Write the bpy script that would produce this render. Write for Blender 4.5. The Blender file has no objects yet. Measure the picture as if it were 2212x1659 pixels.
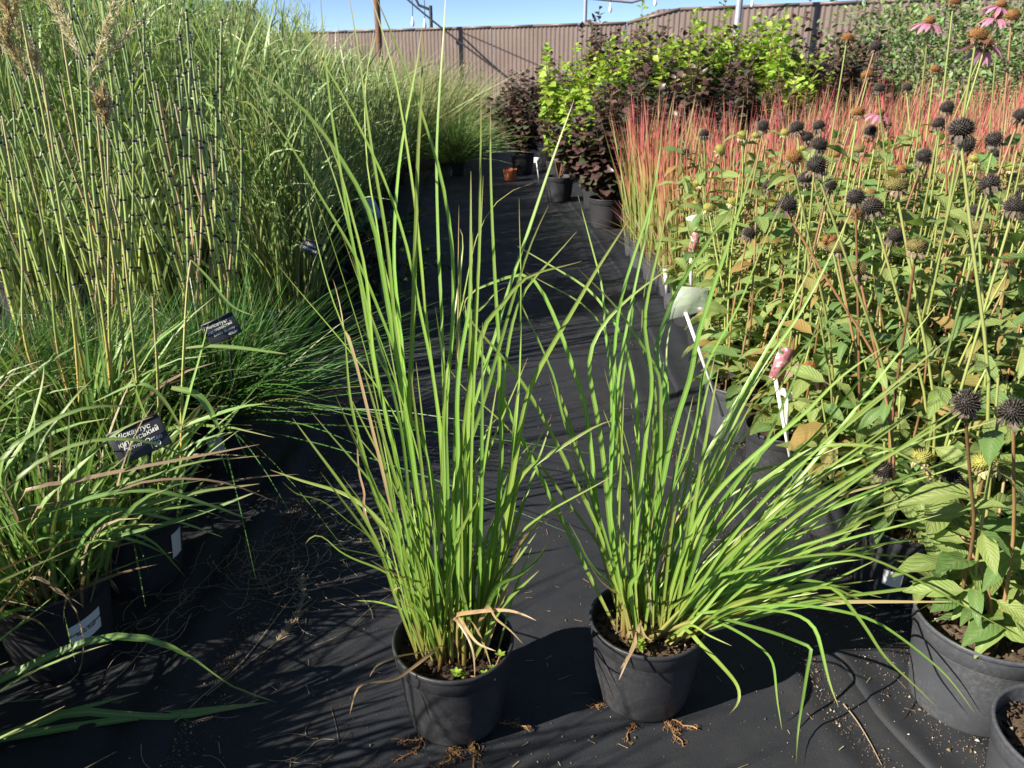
import bpy, math, random
import numpy as np
from mathutils import Vector, Matrix

# ------------------------------------------------------------------ camera, sky, sun, exposure
scene = bpy.context.scene
col = scene.collection
CAM_H, PITCH, FOC = 1.14, math.radians(22.5), 1660.0      # FOC in pixels of a 2212 px wide picture
cam_d = bpy.data.cameras.new('camera'); cam = bpy.data.objects.new('camera', cam_d); col.objects.link(cam)
cam.location = (0, 0, CAM_H); cam.rotation_euler = (math.pi/2 - PITCH, 0, 0)
cam_d.sensor_width = 36; cam_d.lens = 36*FOC/2212; cam_d.clip_start = .02; cam_d.clip_end = 3000
cam_d.dof.use_dof = True; cam_d.dof.focus_distance = 1.55; cam_d.dof.aperture_fstop = 11
scene.camera = cam
SUN_EL, SUN_AZ = math.radians(32), math.radians(27)       # light travels +x, turned SUN_AZ towards +y
world = bpy.data.worlds.new('World'); scene.world = world; world.use_nodes = True
wn = world.node_tree.nodes; wl = world.node_tree.links
sky = wn.new('ShaderNodeTexSky'); sky.sky_type = 'NISHITA'; sky.sun_disc = False
sky.sun_elevation = SUN_EL
sky.sun_rotation = math.atan2(-math.cos(SUN_AZ), -math.sin(SUN_AZ)) % (2*math.pi)
sky.altitude = 3000; sky.air_density = .5; sky.dust_density = 0; sky.ozone_density = 1.0
wn['Background'].inputs['Strength'].default_value = .082
wl.new(sky.outputs[0], wn['Background'].inputs['Color'])
sun_d = bpy.data.lights.new('sun', 'SUN'); sun = bpy.data.objects.new('sun', sun_d); col.objects.link(sun)
sun_d.energy = 4.8; sun_d.angle = math.radians(.53); sun_d.color = (1, .93, .82)
ld = Vector((math.cos(SUN_AZ)*math.cos(SUN_EL), math.sin(SUN_AZ)*math.cos(SUN_EL), -math.sin(SUN_EL)))
sun.rotation_euler = ld.to_track_quat('-Z', 'Y').to_euler(); sun.location = (-6, -3, 6)
scene.view_settings.view_transform = 'Standard'; scene.view_settings.look = 'None'
scene.view_settings.exposure = 1.2; scene.view_settings.gamma = 1
scene.render.engine = 'CYCLES'
scene.cycles.max_bounces = 8; scene.cycles.transparent_max_bounces = 8
scene.cycles.use_denoising = True

rng = np.random.default_rng(7); random.seed(7)
def U(a, b, *s): return rng.uniform(a, b, s if s else None)

# ------------------------------------------------------------------ pixels to places (photograph as 2212 x 1659)
CA, SA = math.cos(PITCH), math.sin(PITCH)
def ray(px, py):
    u, v = (px-1106)/FOC, (py-829.5)/FOC
    return np.array([u, CA - v*SA, -SA - v*CA])
def at_t(px, py, t): return np.array([0, 0, CAM_H]) + ray(px, py)*t
def ground(px, py, z=0.):
    d = ray(px, py); return np.array([0, 0, CAM_H]) + d*((z-CAM_H)/d[2])
def at_y(px, py, y):
    d = ray(px, py); return np.array([0, 0, CAM_H]) + d*(y/d[1])
VIEWS = {'P': (0, 0, 1), 'A': (493.7, 0, .3472), 'B': (603.5, 493.7, .2976), 'C': (548.6, 932.6, .3224),
         'D': (1069.8, 329.2, .2976), 'E': (1097.2, 768, .3472), 'F': (1481.2, 932.6, .3303)}
def trace(s):
    """'A 0,435 190,640 B 430,0' -> points in 2212-px picture coordinates."""
    out, v = [], VIEWS['P']
    for w in s.split():
        if w in VIEWS: v = VIEWS[w]
        else:
            a, b = w.split(','); out.append((v[0]+float(a)*v[2], v[1]+float(b)*v[2]))
    return out

# ------------------------------------------------------------------ objects and meshes
def put(o, parent=None):
    col.objects.link(o)
    if parent is not None: o.parent = parent
    return o
def tag(o, label=None, cat=None, group=None, kind=None):
    if label: o['label'] = label
    if cat: o['category'] = cat
    if group: o['group'] = group
    if kind: o['kind'] = kind
    return o
def thing(name, label, cat, loc=(0, 0, 0), group=None, rz=0):
    o = bpy.data.objects.new(name, None); o.location = [float(x) for x in loc]; o.rotation_euler.z = rz
    o.empty_display_size = .05
    put(o); return tag(o, label, cat, group, 'thing')
def mesh(name, V, Q=None, T=None, C=None, mats=(), mi=None, smooth=True):
    me = bpy.data.meshes.new(name)
    V = np.asarray(V, np.float32).reshape(-1, 3)
    parts = []
    if Q is not None and len(Q): parts.append(np.asarray(Q, np.int32).reshape(-1, 4))
    if T is not None and len(T): parts.append(np.asarray(T, np.int32).reshape(-1, 3))
    me.vertices.add(len(V)); me.vertices.foreach_set('co', V.ravel())
    loops = np.concatenate([p.ravel() for p in parts]); sizes = np.concatenate([np.full(len(p), p.shape[1], np.int32) for p in parts])
    me.loops.add(len(loops)); me.loops.foreach_set('vertex_index', loops)
    me.polygons.add(len(sizes))
    me.polygons.foreach_set('loop_start', np.concatenate([[0], np.cumsum(sizes)[:-1]]).astype(np.int32))
    if mi is not None: me.polygons.foreach_set('material_index', np.asarray(mi, np.int32))
    for m in mats: me.materials.append(m)
    me.update(calc_edges=True)
    if smooth: me.polygons.foreach_set('use_smooth', np.ones(len(sizes), bool))
    if C is not None:
        a = me.attributes.new('bl', 'FLOAT_COLOR', 'POINT'); a.data.foreach_set('color', np.asarray(C, np.float32).ravel())
    return me
def obj(name, me, parent=None, loc=None, rot=None, scale=None):
    o = bpy.data.objects.new(name, me); put(o, parent)
    if loc is not None: o.location = [float(x) for x in loc]
    if rot is not None: o.rotation_euler = [float(x) for x in rot]
    if scale is not None: o.scale = (scale,)*3 if np.isscalar(scale) else scale
    return o
class Acc:
    """collects vertices, faces and the colour attribute of many small pieces of one mesh"""
    def __init__(s): s.V, s.Q, s.T, s.C, s.qi, s.ti, s.n = [], [], [], [], [], [], 0
    def add(s, V, Q=None, T=None, C=None, mi=0):
        V = np.asarray(V, float).reshape(-1, 3)
        s.V.append(V); s.C.append(np.tile((.5, .5, .5, 0), (len(V), 1)) if C is None else np.asarray(C, float).reshape(-1, 4))
        if Q is not None and len(Q): Q = np.asarray(Q).reshape(-1, 4); s.Q.append(Q+s.n); s.qi.append(np.full(len(Q), mi))
        if T is not None and len(T): T = np.asarray(T).reshape(-1, 3); s.T.append(T+s.n); s.ti.append(np.full(len(T), mi))
        s.n += len(V); return s
    def mesh(s, name, *mats, smooth=True, origin=None):
        V = np.concatenate(s.V)
        if origin is not None: V = V - np.asarray(origin)
        mi = np.concatenate(s.qi+s.ti)
        return mesh(name, V, np.concatenate(s.Q) if s.Q else None, np.concatenate(s.T) if s.T else None, np.concatenate(s.C), mats, mi, smooth)
def nrm(a): return a/np.maximum(np.linalg.norm(a, axis=-1, keepdims=True), 1e-9)
def spline(pts, k):
    """Catmull-Rom through pts, k points even along its length"""
    p = np.asarray(pts, float)
    if len(p) == 2: p = np.array([p[0], (p[0]+p[1])/2, p[1]])
    q = np.concatenate([[2*p[0]-p[1]], p, [2*p[-1]-p[-2]]]); out = []
    for i in range(1, len(q)-2):
        for s in np.linspace(0, 1, 8, endpoint=False):
            a, b, c, d = q[i-1], q[i], q[i+1], q[i+2]
            out.append(.5*(2*b+(c-a)*s+(2*a-5*b+4*c-d)*s*s+(3*b-a-3*c+d)*s**3))
    out.append(p[-1]); out = np.array(out)
    L = np.concatenate([[0], np.cumsum(np.linalg.norm(np.diff(out, axis=0), axis=1))])
    g = np.linspace(0, L[-1], k)
    return np.stack([np.interp(g, L, out[:, j]) for j in range(3)], 1)
def strips(C, W, R, fold=.25, r=None, dry=None, across=3, twist=0., t0=0., t1=1.):
    """B blades of K stations: centre lines C (B,K,3), half widths W (B,K), facing vectors R (B,3)"""
    B, K, _ = C.shape
    T = nrm(np.gradient(C, axis=1)); Rk = np.repeat(R[:, None, :], K, 1)
    S = nrm(np.cross(T, Rk)); N = np.cross(S, T)
    if np.ndim(twist) or twist:
        a = np.asarray(twist).reshape(-1, 1)*np.linspace(0, 1, K)[None]
        a = a[..., None]; S, N = S*np.cos(a)+N*np.sin(a), N*np.cos(a)-S*np.sin(a)
    tt = np.broadcast_to(np.linspace(t0, t1, K)[None], (B, K)); r = U(0, 1, B) if r is None else np.broadcast_to(r, (B,)); dry = np.zeros(B) if dry is None else np.broadcast_to(dry, (B,))
    xs = np.linspace(-1, 1, across)
    V = np.stack([C + S*(W*x)[..., None] + N*(W*fold*(abs(x) if across > 2 else 0))[..., None] for x in xs], 2)
    Cc = np.zeros((B, K, across, 4)); Cc[..., 0] = tt[..., None]; Cc[..., 1] = (xs*.5+.5)[None, None]; Cc[..., 2] = r[:, None, None]; Cc[..., 3] = dry[:, None, None]
    idx = np.arange(B*K*across).reshape(B, K, across)
    Q = np.stack([idx[:, :-1, :-1], idx[:, :-1, 1:], idx[:, 1:, 1:], idx[:, 1:, :-1]], -1).reshape(-1, 4)
    return V.reshape(-1, 3), Q, None, Cc.reshape(-1, 4)
def tubes(C, Rd, sides=5, r=None, dry=None):
    B, K, _ = C.shape
    T = nrm(np.gradient(C, axis=1)); ref = np.where(np.abs(T[..., 2:3]) > .9, np.array([1., 0, 0]), np.array([0, 0, 1.]))
    S = nrm(np.cross(T, ref)); N = np.cross(S, T)
    a = np.linspace(0, 2*np.pi, sides, endpoint=False)
    V = C[:, :, None, :] + (S[:, :, None, :]*np.cos(a)[:, None] + N[:, :, None, :]*np.sin(a)[:, None])*Rd[:, :, None, None]
    r = U(0, 1, B) if r is None else np.broadcast_to(r, (B,)); dry = np.zeros(B) if dry is None else np.broadcast_to(dry, (B,))
    Cc = np.zeros((B, K, sides, 4)); Cc[..., 0] = np.linspace(0, 1, K)[None, :, None]; Cc[..., 1] = .25; Cc[..., 2] = r[:, None, None]; Cc[..., 3] = dry[:, None, None]
    idx = np.arange(B*K*sides).reshape(B, K, sides); nx = np.roll(idx, -1, 2)
    Q = np.stack([idx[:, :-1], nx[:, :-1], nx[:, 1:], idx[:, 1:]], -1).reshape(-1, 4)
    return V.reshape(-1, 3), Q, None, Cc.reshape(-1, 4)
def taper(K, tip=.03, base=.55, peak=.35, pw=.8):
    t = np.linspace(0, 1, K)
    return np.where(t < peak, base+(1-base)*np.sin(t/peak*np.pi/2), np.maximum(tip, np.cos((t-peak)/(1-peak)*np.pi/2)**pw))
def grass(center, n, h, spread=.05, lean=.25, droop=.25, w=.004, K=7, fold=.2, dry=.06, hmin=.5, across=3, phi=None, zmin=.006, rr=(0, 1)):
    ph = U(0, 2*np.pi, n) if phi is None else rng.normal(phi[0], phi[1], n)
    u = np.stack([np.cos(ph), np.sin(ph), 0*ph], 1); rad = spread*np.sqrt(U(0, 1, n))
    b = np.asarray(center, float)[None] + u*rad[:, None] + np.stack([rng.normal(0, spread*.3, n), rng.normal(0, spread*.3, n), 0*ph], 1)
    L = h*(hmin+(1-hmin)*U(0, 1, n)**.8); l = np.abs(rng.normal(0, lean, n)); d = U(0, droop, n)**1.1
    t = np.linspace(0, 1, K)[None]
    out = L[:, None]*(l[:, None]*t + d[:, None]*t**2.3); up = L[:, None]*(t/np.sqrt(1+l[:, None]**2) - .62*d[:, None]*t**2.8)
    side = rng.normal(0, .05, n)[:, None]*L[:, None]*t**2
    pu = np.stack([-np.sin(ph), np.cos(ph), 0*ph], 1)
    C = b[:, None] + u[:, None]*out[..., None] + pu[:, None]*side[..., None]; C[..., 2] += up; C[..., 2] = np.maximum(C[..., 2], zmin)
    W = w*U(.65, 1.15, n)[:, None]*taper(K)[None]*.5
    R = nrm(.7*u + rng.normal(0, .45, (n, 3))*np.array([1, 1, .2]) + np.array([-.45, -.35, .2]))
    return strips(C, W, R, fold, r=U(rr[0], rr[1], n), dry=(U(0, 1, n) < dry).astype(float), across=across, twist=rng.normal(0, .5, n))
def scatter(tv, tq, tt, M, P, col_t=None, r=None, dry=None):
    """copies of a small template: M (B,3,3), P (B,3)"""
    B, n = len(P), len(tv)
    V = np.einsum('bij,nj->bni', M, tv) + P[:, None]
    C = np.zeros((B, n, 4)); C[..., :] = .5
    if col_t is not None: C[..., :2] = col_t[None, :, :2]
    C[..., 2] = (U(0, 1, B) if r is None else r)[:, None]; C[..., 3] = (np.zeros(B) if dry is None else dry)[:, None]
    off = (np.arange(B)*n)[:, None, None]
    Q = (np.asarray(tq)[None]+off).reshape(-1, 4) if tq is not None and len(tq) else None
    T = (np.asarray(tt)[None]+off).reshape(-1, 3) if tt is not None and len(tt) else None
    return V.reshape(-1, 3), Q, T, C.reshape(-1, 4)
def frames(x, up, s):
    """matrices whose columns are length direction x, side, normal, scaled by s"""
    x = nrm(x); y = nrm(np.cross(up, x)); z = np.cross(x, y)
    return np.stack([x, y, z], -1)*np.asarray(s).reshape(-1, 1, 1)
def leaf_template(K=6, w=.3, curl=.3, fold=.25, peak=.42, wav=0., across=3, pet=.12):
    t = np.linspace(0, 1, K); x = t.copy()
    ht = np.clip((t-pet)/(1-pet), 0, 1)
    hw = w*.5*np.where(ht < peak, np.sin(np.clip(ht/peak, 0, 1)*np.pi/2)**.8, np.cos((ht-peak)/(1-peak)*np.pi/2)**.9); hw = np.maximum(hw, .012)
    ang = curl*1.6*t; X = np.concatenate([[0], np.cumsum(np.cos(ang[1:])*np.diff(t))]); Z = -np.concatenate([[0], np.cumsum(np.sin(ang[1:])*np.diff(t))])
    xs = np.linspace(-1, 1, across)
    V, C = [], []
    for i in range(K):
        for x_ in xs:
            V.append((X[i], x_*hw[i], Z[i]+abs(x_)*hw[i]*fold+wav*math.sin(i*2.1+x_*1.3)*hw[i])); C.append((t[i], x_*.5+.5))
    idx = np.arange(K*across).reshape(K, across)
    Q = np.stack([idx[:-1, :-1], idx[:-1, 1:], idx[1:, 1:], idx[1:, :-1]], -1).reshape(-1, 4)
    return np.array(V), Q, np.array(C)
def lathe(prof, seg=40):
    a = np.linspace(0, 2*np.pi, seg, endpoint=False); p = np.asarray(prof, float)
    V = np.stack([p[:, None, 0]*np.cos(a), p[:, None, 0]*np.sin(a), np.repeat(p[:, 1:2], seg, 1)], -1)
    idx = np.arange(len(p)*seg).reshape(len(p), seg); nx = np.roll(idx, -1, 1)
    return V.reshape(-1, 3), np.stack([idx[:-1], nx[:-1], nx[1:], idx[1:]], -1).reshape(-1, 4)
BOXF = np.array([[0, 1, 3, 2], [4, 6, 7, 5], [0, 4, 5, 1], [2, 3, 7, 6], [0, 2, 6, 4], [1, 5, 7, 3]])
def box(x0, x1, y0, y1, z0, z1):
    return np.array([(x, y, z) for x in (x0, x1) for y in (y0, y1) for z in (z0, z1)], float), BOXF

# ------------------------------------------------------------------ materials
class NT:
    def __init__(s, name):
        s.m = bpy.data.materials.new(name); s.m.use_nodes = True; s.n = s.m.node_tree.nodes; s.l = s.m.node_tree.links
        s.b = s.n['Principled BSDF']; s.o = s.n['Material Output']
    def node(s, t, **kw):
        x = s.n.new(t)
        for k, v in kw.items(): setattr(x, k, v)
        return x
    def link(s, a, b): s.l.new(a, b)
    def ramp(s, fac, stops, interp='LINEAR'):
        x = s.node('ShaderNodeValToRGB'); x.color_ramp.interpolation = interp
        e = x.color_ramp.elements
        while len(e) < len(stops): e.new(.5)
        for el, (p, c) in zip(e, stops): el.position = p; el.color = (*c, 1) if len(c) == 3 else c
        if fac is not None: s.link(fac, x.inputs[0])
        return x.outputs[0]
    def noise(s, scale, detail=4, coord='Object', rough=.55, dist=0):
        c = s.node('ShaderNodeTexCoord'); x = s.node('ShaderNodeTexNoise'); x.inputs['Scale'].default_value = scale
        x.inputs['Detail'].default_value = detail; x.inputs['Roughness'].default_value = rough; x.inputs['Distortion'].default_value = dist
        s.link(c.outputs[coord], x.inputs['Vector']); return x.outputs[0]
    def mix(s, f, a, b, blend='MIX'):
        x = s.node('ShaderNodeMix', data_type='RGBA', blend_type=blend)
        for v, i in ((f, 0), (a, 6), (b, 7)):
            if isinstance(v, (int, float)): x.inputs[i].default_value = v
            elif isinstance(v, tuple): x.inputs[i].default_value = (*v, 1)
            else: s.link(v, x.inputs[i])
        return x.outputs[2]
    def math(s, op, a, b=None, clamp=False):
        x = s.node('ShaderNodeMath', operation=op); x.use_clamp = clamp
        for v, i in ((a, 0), (b, 1)):
            if v is None: continue
            if isinstance(v, (int, float)): x.inputs[i].default_value = v
            else: s.link(v, x.inputs[i])
        return x.outputs[0]
    def bump(s, h, strength=.3, dist=.002):
        x = s.node('ShaderNodeBump'); x.inputs['Strength'].default_value = strength; x.inputs['Distance'].default_value = dist
        s.link(h, x.inputs['Height']); s.link(x.outputs[0], s.b.inputs['Normal']); return x
    def set(s, **kw):
        for k, v in kw.items(): s.b.inputs[k.replace('_', ' ')].default_value = v
        return s
def plain(name, c, rough=.6, var=.15, scale=30, spec=.4, metal=0, bump=0):
    m = NT(name); n = m.noise(scale)
    d = tuple(max(0, x*(1-var)) for x in c); e = tuple(x*(1+var) for x in c)
    m.link(m.ramp(n, [(.3, d), (.7, e)]), m.b.inputs['Base Color']); m.set(Roughness=rough, Metallic=metal, Specular_IOR_Level=spec)
    if bump: m.bump(n, bump)
    return m.m
def leafy(name, stops, dry, transl=.35, rough=.5, spec=.3, hue=.02, val=.45, rib=.25, dry2=None, patch=0., alt=None, veins=0.):
    """foliage: colour along the blade (bl.r), midrib (bl.g), one random number per blade (bl.b), dead blades (alpha)"""
    m = NT(name); a = m.node('ShaderNodeAttribute', attribute_name='bl'); sp = m.node('ShaderNodeSeparateColor'); m.link(a.outputs['Color'], sp.inputs[0])
    c = m.ramp(sp.outputs[0], stops)
    if alt is not None: c = m.mix(m.math('GREATER_THAN', sp.outputs[2], alt[0]), c, m.ramp(sp.outputs[0], alt[1]))
    ribv = m.math('SUBTRACT', 1., m.math('MULTIPLY', m.math('ABSOLUTE', m.math('SUBTRACT', sp.outputs[1], .5)), 5.), True)
    if rib >= .45: c = m.mix(m.math('MULTIPLY', m.math('ADD', .5, m.math('MULTIPLY', m.math('SINE', m.math('MULTIPLY', sp.outputs[1], 44.)), .5)), .28), c, (.10, .20, .025))
    if rib: c = m.mix(m.math('MULTIPLY', ribv, rib), c, (.46, .55, .26))
    if veins:
        ph = m.math('SUBTRACT', m.math('MULTIPLY', sp.outputs[0], 62.), m.math('MULTIPLY', m.math('ABSOLUTE', m.math('SUBTRACT', sp.outputs[1], .5)), 34.))
        vv = m.math('POWER', m.math('ADD', .5, m.math('MULTIPLY', m.math('SINE', ph), .5)), 3.); c = m.mix(m.math('MULTIPLY', vv, veins), c, (.40, .46, .20)); m.bump(vv, .5, .0015)
        nn = m.noise(28, 4); c = m.mix(m.math('MULTIPLY', nn, .35), c, (.10, .17, .05))
    d = m.ramp(sp.outputs[2], [(0, dry), (1, dry2 or tuple(x*.6 for x in dry))])
    c = m.mix(a.outputs['Alpha'], c, d)
    if patch:
        n = m.noise(60, 3); c = m.mix(m.math('MULTIPLY', m.ramp(n, [(.56, (0, 0, 0)), (.68, (1, 1, 1))]), patch), c, dry)
    h = m.node('ShaderNodeHueSaturation'); m.link(c, h.inputs['Color'])
    r2 = m.math('FRACT', m.math('MULTIPLY', sp.outputs[2], 7.31)); r3 = m.math('FRACT', m.math('MULTIPLY', sp.outputs[2], 3.77))
    m.link(m.math('ADD', .5-hue, m.math('MULTIPLY', r2, 2*hue)), h.inputs['Hue']); m.link(m.math('ADD', 1-val*.5, m.math('MULTIPLY', r3, val)), h.inputs['Value'])
    m.link(h.outputs[0], m.b.inputs['Base Color']); m.set(Roughness=rough, Specular_IOR_Level=spec)
    if transl:
        tb = m.node('ShaderNodeBsdfTranslucent'); mx = m.node('ShaderNodeMixShader'); mx.inputs[0].default_value = transl
        g = m.mix(1., h.outputs[0], (1.0, 1.05, .55), 'MULTIPLY'); m.link(g, tb.inputs['Color'])
        m.link(m.b.outputs[0], mx.inputs[1]); m.link(tb.outputs[0], mx.inputs[2]); m.link(mx.outputs[0], m.o.inputs['Surface'])
    return m.m
TAN = (.46, .36, .19)
M = {}
M['hero'] = leafy('fresh_grass_blade', [(0, (.34, .20, .08)), (.08, (.34, .34, .07)), (.2, (.22, .36, .045)), (.75, (.24, .40, .06)), (.93, (.32, .40, .10)), (1, (.40, .28, .14))], TAN, .36, .38, .5, rib=.5, dry2=(.38, .26, .13))
M['misc'] = leafy('silver_grass_blade', [(0, (.30, .26, .12)), (.12, (.22, .31, .08)), (.4, (.18, .32, .08)), (.85, (.20, .33, .09)), (1, (.40, .32, .15))], (.36, .29, .18), .3, .45, .4, rib=.45, dry2=(.22, .15, .09))
M['reed'] = leafy('reed_grass_blade', [(0, (.24, .23, .09)), (.2, (.24, .33, .10)), (.6, (.32, .44, .17)), (1, (.38, .49, .22))], (.52, .46, .28), .40, .4, .45, rib=.3)
M['fine'] = leafy('fine_grass_blade', [(0, (.05, .09, .02)), (.3, (.05, .13, .025)), (1, (.08, .20, .04))], (.32, .29, .13), .25, .4, .45, rib=.1)
M['soft'] = leafy('pale_feathery_blade', [(0, (.14, .18, .06)), (.5, (.25, .33, .13)), (1, (.40, .44, .22))], (.5, .42, .24), .4, .5, .3, rib=0)
M['blood'] = leafy('red_grass_blade', [(0, (.38, .30, .13)), (.16, (.30, .34, .10)), (.42, (.28, .33, .09)), (.60, (.44, .27, .12)), (.80, (.50, .11, .12)), (1, (.48, .12, .13))], (.42, .28, .15), .36, .45, .4, rib=.15, hue=.015,
                   alt=(.66, [(0, (.38, .30, .13)), (.2, (.26, .34, .10)), (.7, (.32, .33, .12)), (.9, (.44, .34, .17)), (1, (.46, .26, .16))]))
M['cone_leaf'] = leafy('coneflower_leaf', [(0, (.33, .40, .12)), (.3, (.24, .36, .10)), (1, (.22, .34, .09))], (.52, .42, .08), .38, .5, .35, rib=.4, hue=.03, patch=.12, dry2=(.36, .24, .12), veins=.30)
M['cone_stem'] = leafy('coneflower_stem', [(0, (.27, .28, .08)), (.5, (.30, .35, .10)), (1, (.33, .37, .12))], (.36, .19, .09), .12, .5, .3, rib=0, hue=.02, alt=(.80, [(0, (.28, .16, .08)), (1, (.42, .28, .14))]))
M['purple'] = leafy('purple_ninebark_leaf', [(0, (.085, .048, .046)), (1, (.11, .060, .056))], (.17, .07, .06), .18, .38, .5, rib=.04, hue=.02, val=.8, dry2=(.05, .06, .03), alt=(.62, [(0, (.06, .066, .042)), (1, (.075, .085, .05))]))
M['lime'] = leafy('lime_ninebark_leaf', [(0, (.28, .42, .06)), (1, (.38, .52, .08))], (.46, .50, .07), .4, .42, .4, rib=.1, hue=.02, val=.6, dry2=(.10, .22, .04))
M['green'] = leafy('green_shrub_leaf', [(0, (.17, .26, .09)), (1, (.23, .33, .13))], (.36, .34, .08), .3, .5, .3, rib=0, hue=.03, val=.7)
M['dark_leaf'] = leafy('dark_bramble_leaf', [(0, (.03, .085, .025)), (1, (.05, .13, .035))], (.10, .09, .03), .25, .5, .3, rib=.1, val=.7)
M['cane'] = leafy('cane', [(0, (.42, .22, .08)), (.15, (.28, .30, .08)), (.3, (.45, .28, .09)), (.45, (.30, .34, .10)), (.7, (.36, .38, .12)), (1, (.42, .34, .17))], TAN, 0, .45, .4, rib=0, val=.4)
M['plume'] = leafy('seed_plume', [(0, (.58, .50, .38)), (1, (.74, .68, .56))], (.46, .30, .17), .45, .6, .2, rib=0)
M['straw'] = leafy('dead_straw', [(0, (.30, .23, .15)), (1, (.38, .30, .20))], (.3, .22, .14), .15, .6, .2, rib=0, val=.7)
M['root'] = leafy('root_fibre', [(0, (.24, .13, .055)), (1, (.32, .19, .09))], (.2, .1, .05), 0, .8, .1, rib=0, val=.7)
M['wood'] = plain('shrub_bark', (.16, .085, .055), .8, .4, 60)
def spikes(name, body, tip, petal):
    return leafy(name, [(0, body), (.45, body), (1, tip)], petal, .1, .6, .25, rib=0, hue=.01, val=.35)
M['cone_dark'] = spikes('dark_seed_head', (.020, .016, .014), (.24, .20, .17), (.16, .125, .095))
M['cone_orange'] = spikes('orange_cone', (.20, .10, .035), (.52, .24, .06), (.22, .15, .09))
M['cone_yellow'] = spikes('yellow_cone', (.26, .26, .06), (.66, .54, .15), (.50, .42, .22))
M['cone_brown'] = spikes('brown_green_cone', (.15, .13, .045), (.36, .24, .09), (.26, .19, .12))
M['pink'] = leafy('pink_petal', [(0, (.62, .22, .38)), (1, (.70, .36, .52))], (.6, .5, .45), .4, .5, .2, rib=0)
def fabric():
    m = NT('woven_weed_fabric'); tc = m.node('ShaderNodeTexCoord')
    n1 = m.noise(2.2, 6, rough=.6, dist=.4); n2 = m.noise(14, 6, rough=.65); n3 = m.noise(240, 3)
    wv = m.node('ShaderNodeTexWave', wave_type='BANDS', bands_direction='X'); wv.inputs['Scale'].default_value = 130; m.link(tc.outputs['Object'], wv.inputs['Vector'])
    wh = m.node('ShaderNodeTexWave', wave_type='BANDS', bands_direction='Y'); wh.inputs['Scale'].default_value = 130; m.link(tc.outputs['Object'], wh.inputs['Vector'])
    weave = m.math('MULTIPLY', wv.outputs['Fac'], wh.outputs['Fac'])
    base = m.mix(weave, (.017, .0195, .024), (.030, .033, .039))
    dust = m.math('MULTIPLY', m.ramp(n1, [(.42, (0, 0, 0)), (.7, (1, 1, 1))]), m.ramp(n2, [(.35, (0, 0, 0)), (.75, (1, 1, 1))]))
    c = m.mix(m.math('MULTIPLY', dust, .5), base, (.058, .047, .037))
    c = m.mix(m.ramp(n3, [(.70, (0, 0, 0)), (.76, (.45, .45, .45))]), c, (.11, .085, .06))
    m.link(c, m.b.inputs['Base Color']); m.set(Specular_IOR_Level=.35)
    m.link(m.ramp(n2, [(.3, (.55,)*3), (.7, (.8,)*3)]), m.b.inputs['Roughness'])
    hh = m.math('ADD', m.math('MULTIPLY', weave, .35), m.math('ADD', n2, n3)); m.bump(hh, .35, .0025)
    return m.m
M['fabric'] = fabric()
def soilmat(name, c1, c2, scale=55):
    m = NT(name); n = m.noise(scale, 6, rough=.7); n2 = m.noise(220, 2)
    c = m.ramp(n, [(.3, c1), (.7, c2)]); c = m.mix(m.ramp(n2, [(.74, (0, 0, 0)), (.79, (.7,)*3)]), c, (.42, .38, .32))
    m.link(c, m.b.inputs['Base Color']); m.set(Roughness=.95, Specular_IOR_Level=.15); m.bump(n, .8, .006); return m.m
M['soil'] = soilmat('potting_soil', (.022, .016, .012), (.075, .052, .036))
M['soil_dry'] = soilmat('dry_potting_soil', (.045, .032, .022), (.16, .115, .078))
M['earth'] = soilmat('bare_earth', (.05, .04, .03), (.13, .10, .07), 3)
M['crumb'] = leafy('soil_crumb', [(0, (.03, .021, .015)), (1, (.10, .07, .045))], (.40, .35, .28), 0, .95, .1, rib=0, val=.9)
M['litter'] = leafy('dust_and_husks', [(0, (.10, .07, .045)), (1, (.18, .13, .09))], (.50, .45, .38), 0, .9, .1, rib=0, val=.9)
def plastic(name, c, dust=(.16, .15, .14), amt=.5):
    m = NT(name); n = m.noise(9, 5, rough=.65); n2 = m.noise(130, 4, rough=.7)
    f = m.math('MULTIPLY', m.ramp(n, [(.4, (0, 0, 0)), (.75, (1, 1, 1))]), m.ramp(n2, [(.42, (.12,)*3), (.64, (1, 1, 1))]))
    m.link(m.mix(m.math('MULTIPLY', f, amt), c, dust), m.b.inputs['Base Color']); m.set(Specular_IOR_Level=.45)
    m.link(m.ramp(n2, [(.3, (.38,)*3), (.7, (.6,)*3)]), m.b.inputs['Roughness']); m.bump(n2, .08, .001); return m.m
M['pot'] = plastic('black_nursery_plastic', (.028, .029, .033), (.11, .105, .10))
M['pot2'] = plastic('greyed_nursery_plastic', (.055, .059, .067), (.17, .168, .165), .6)
M['terra'] = plain('terracotta_plastic', (.55, .16, .07), .6)
M['white'] = plain('white_label_plastic', (.78, .78, .76), .5, .05)
M['blue_card'] = plain('pale_blue_card', (.34, .46, .62), .5, .1)
M['slate'] = plain('black_slate_plastic', (.030, .032, .040), .45, .3, 40, .5)
M['ink'] = plain('chalk_ink', (.78, .79, .72), .7, .1)
M['print'] = plain('black_print', (.02, .02, .02), .7, .1)
M['post'] = plain('grey_steel_tube', (.36, .38, .42), .45, .15, 8, .5, .3)
M['darkpost'] = plain('dark_fence_tube', (.045, .05, .06), .5, .2, 8)
M['wire'] = plain('black_cable', (.03, .03, .03), .6)
M['bulb'] = plain('white_bulb', (.85, .85, .85), .3, .03)
M['teal'] = plain('teal_sheet', (.05, .20, .24), .5, .2, 2)
M['bluewall'] = plain('blue_sheet', (.12, .28, .45), .5, .2, 2)
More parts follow.
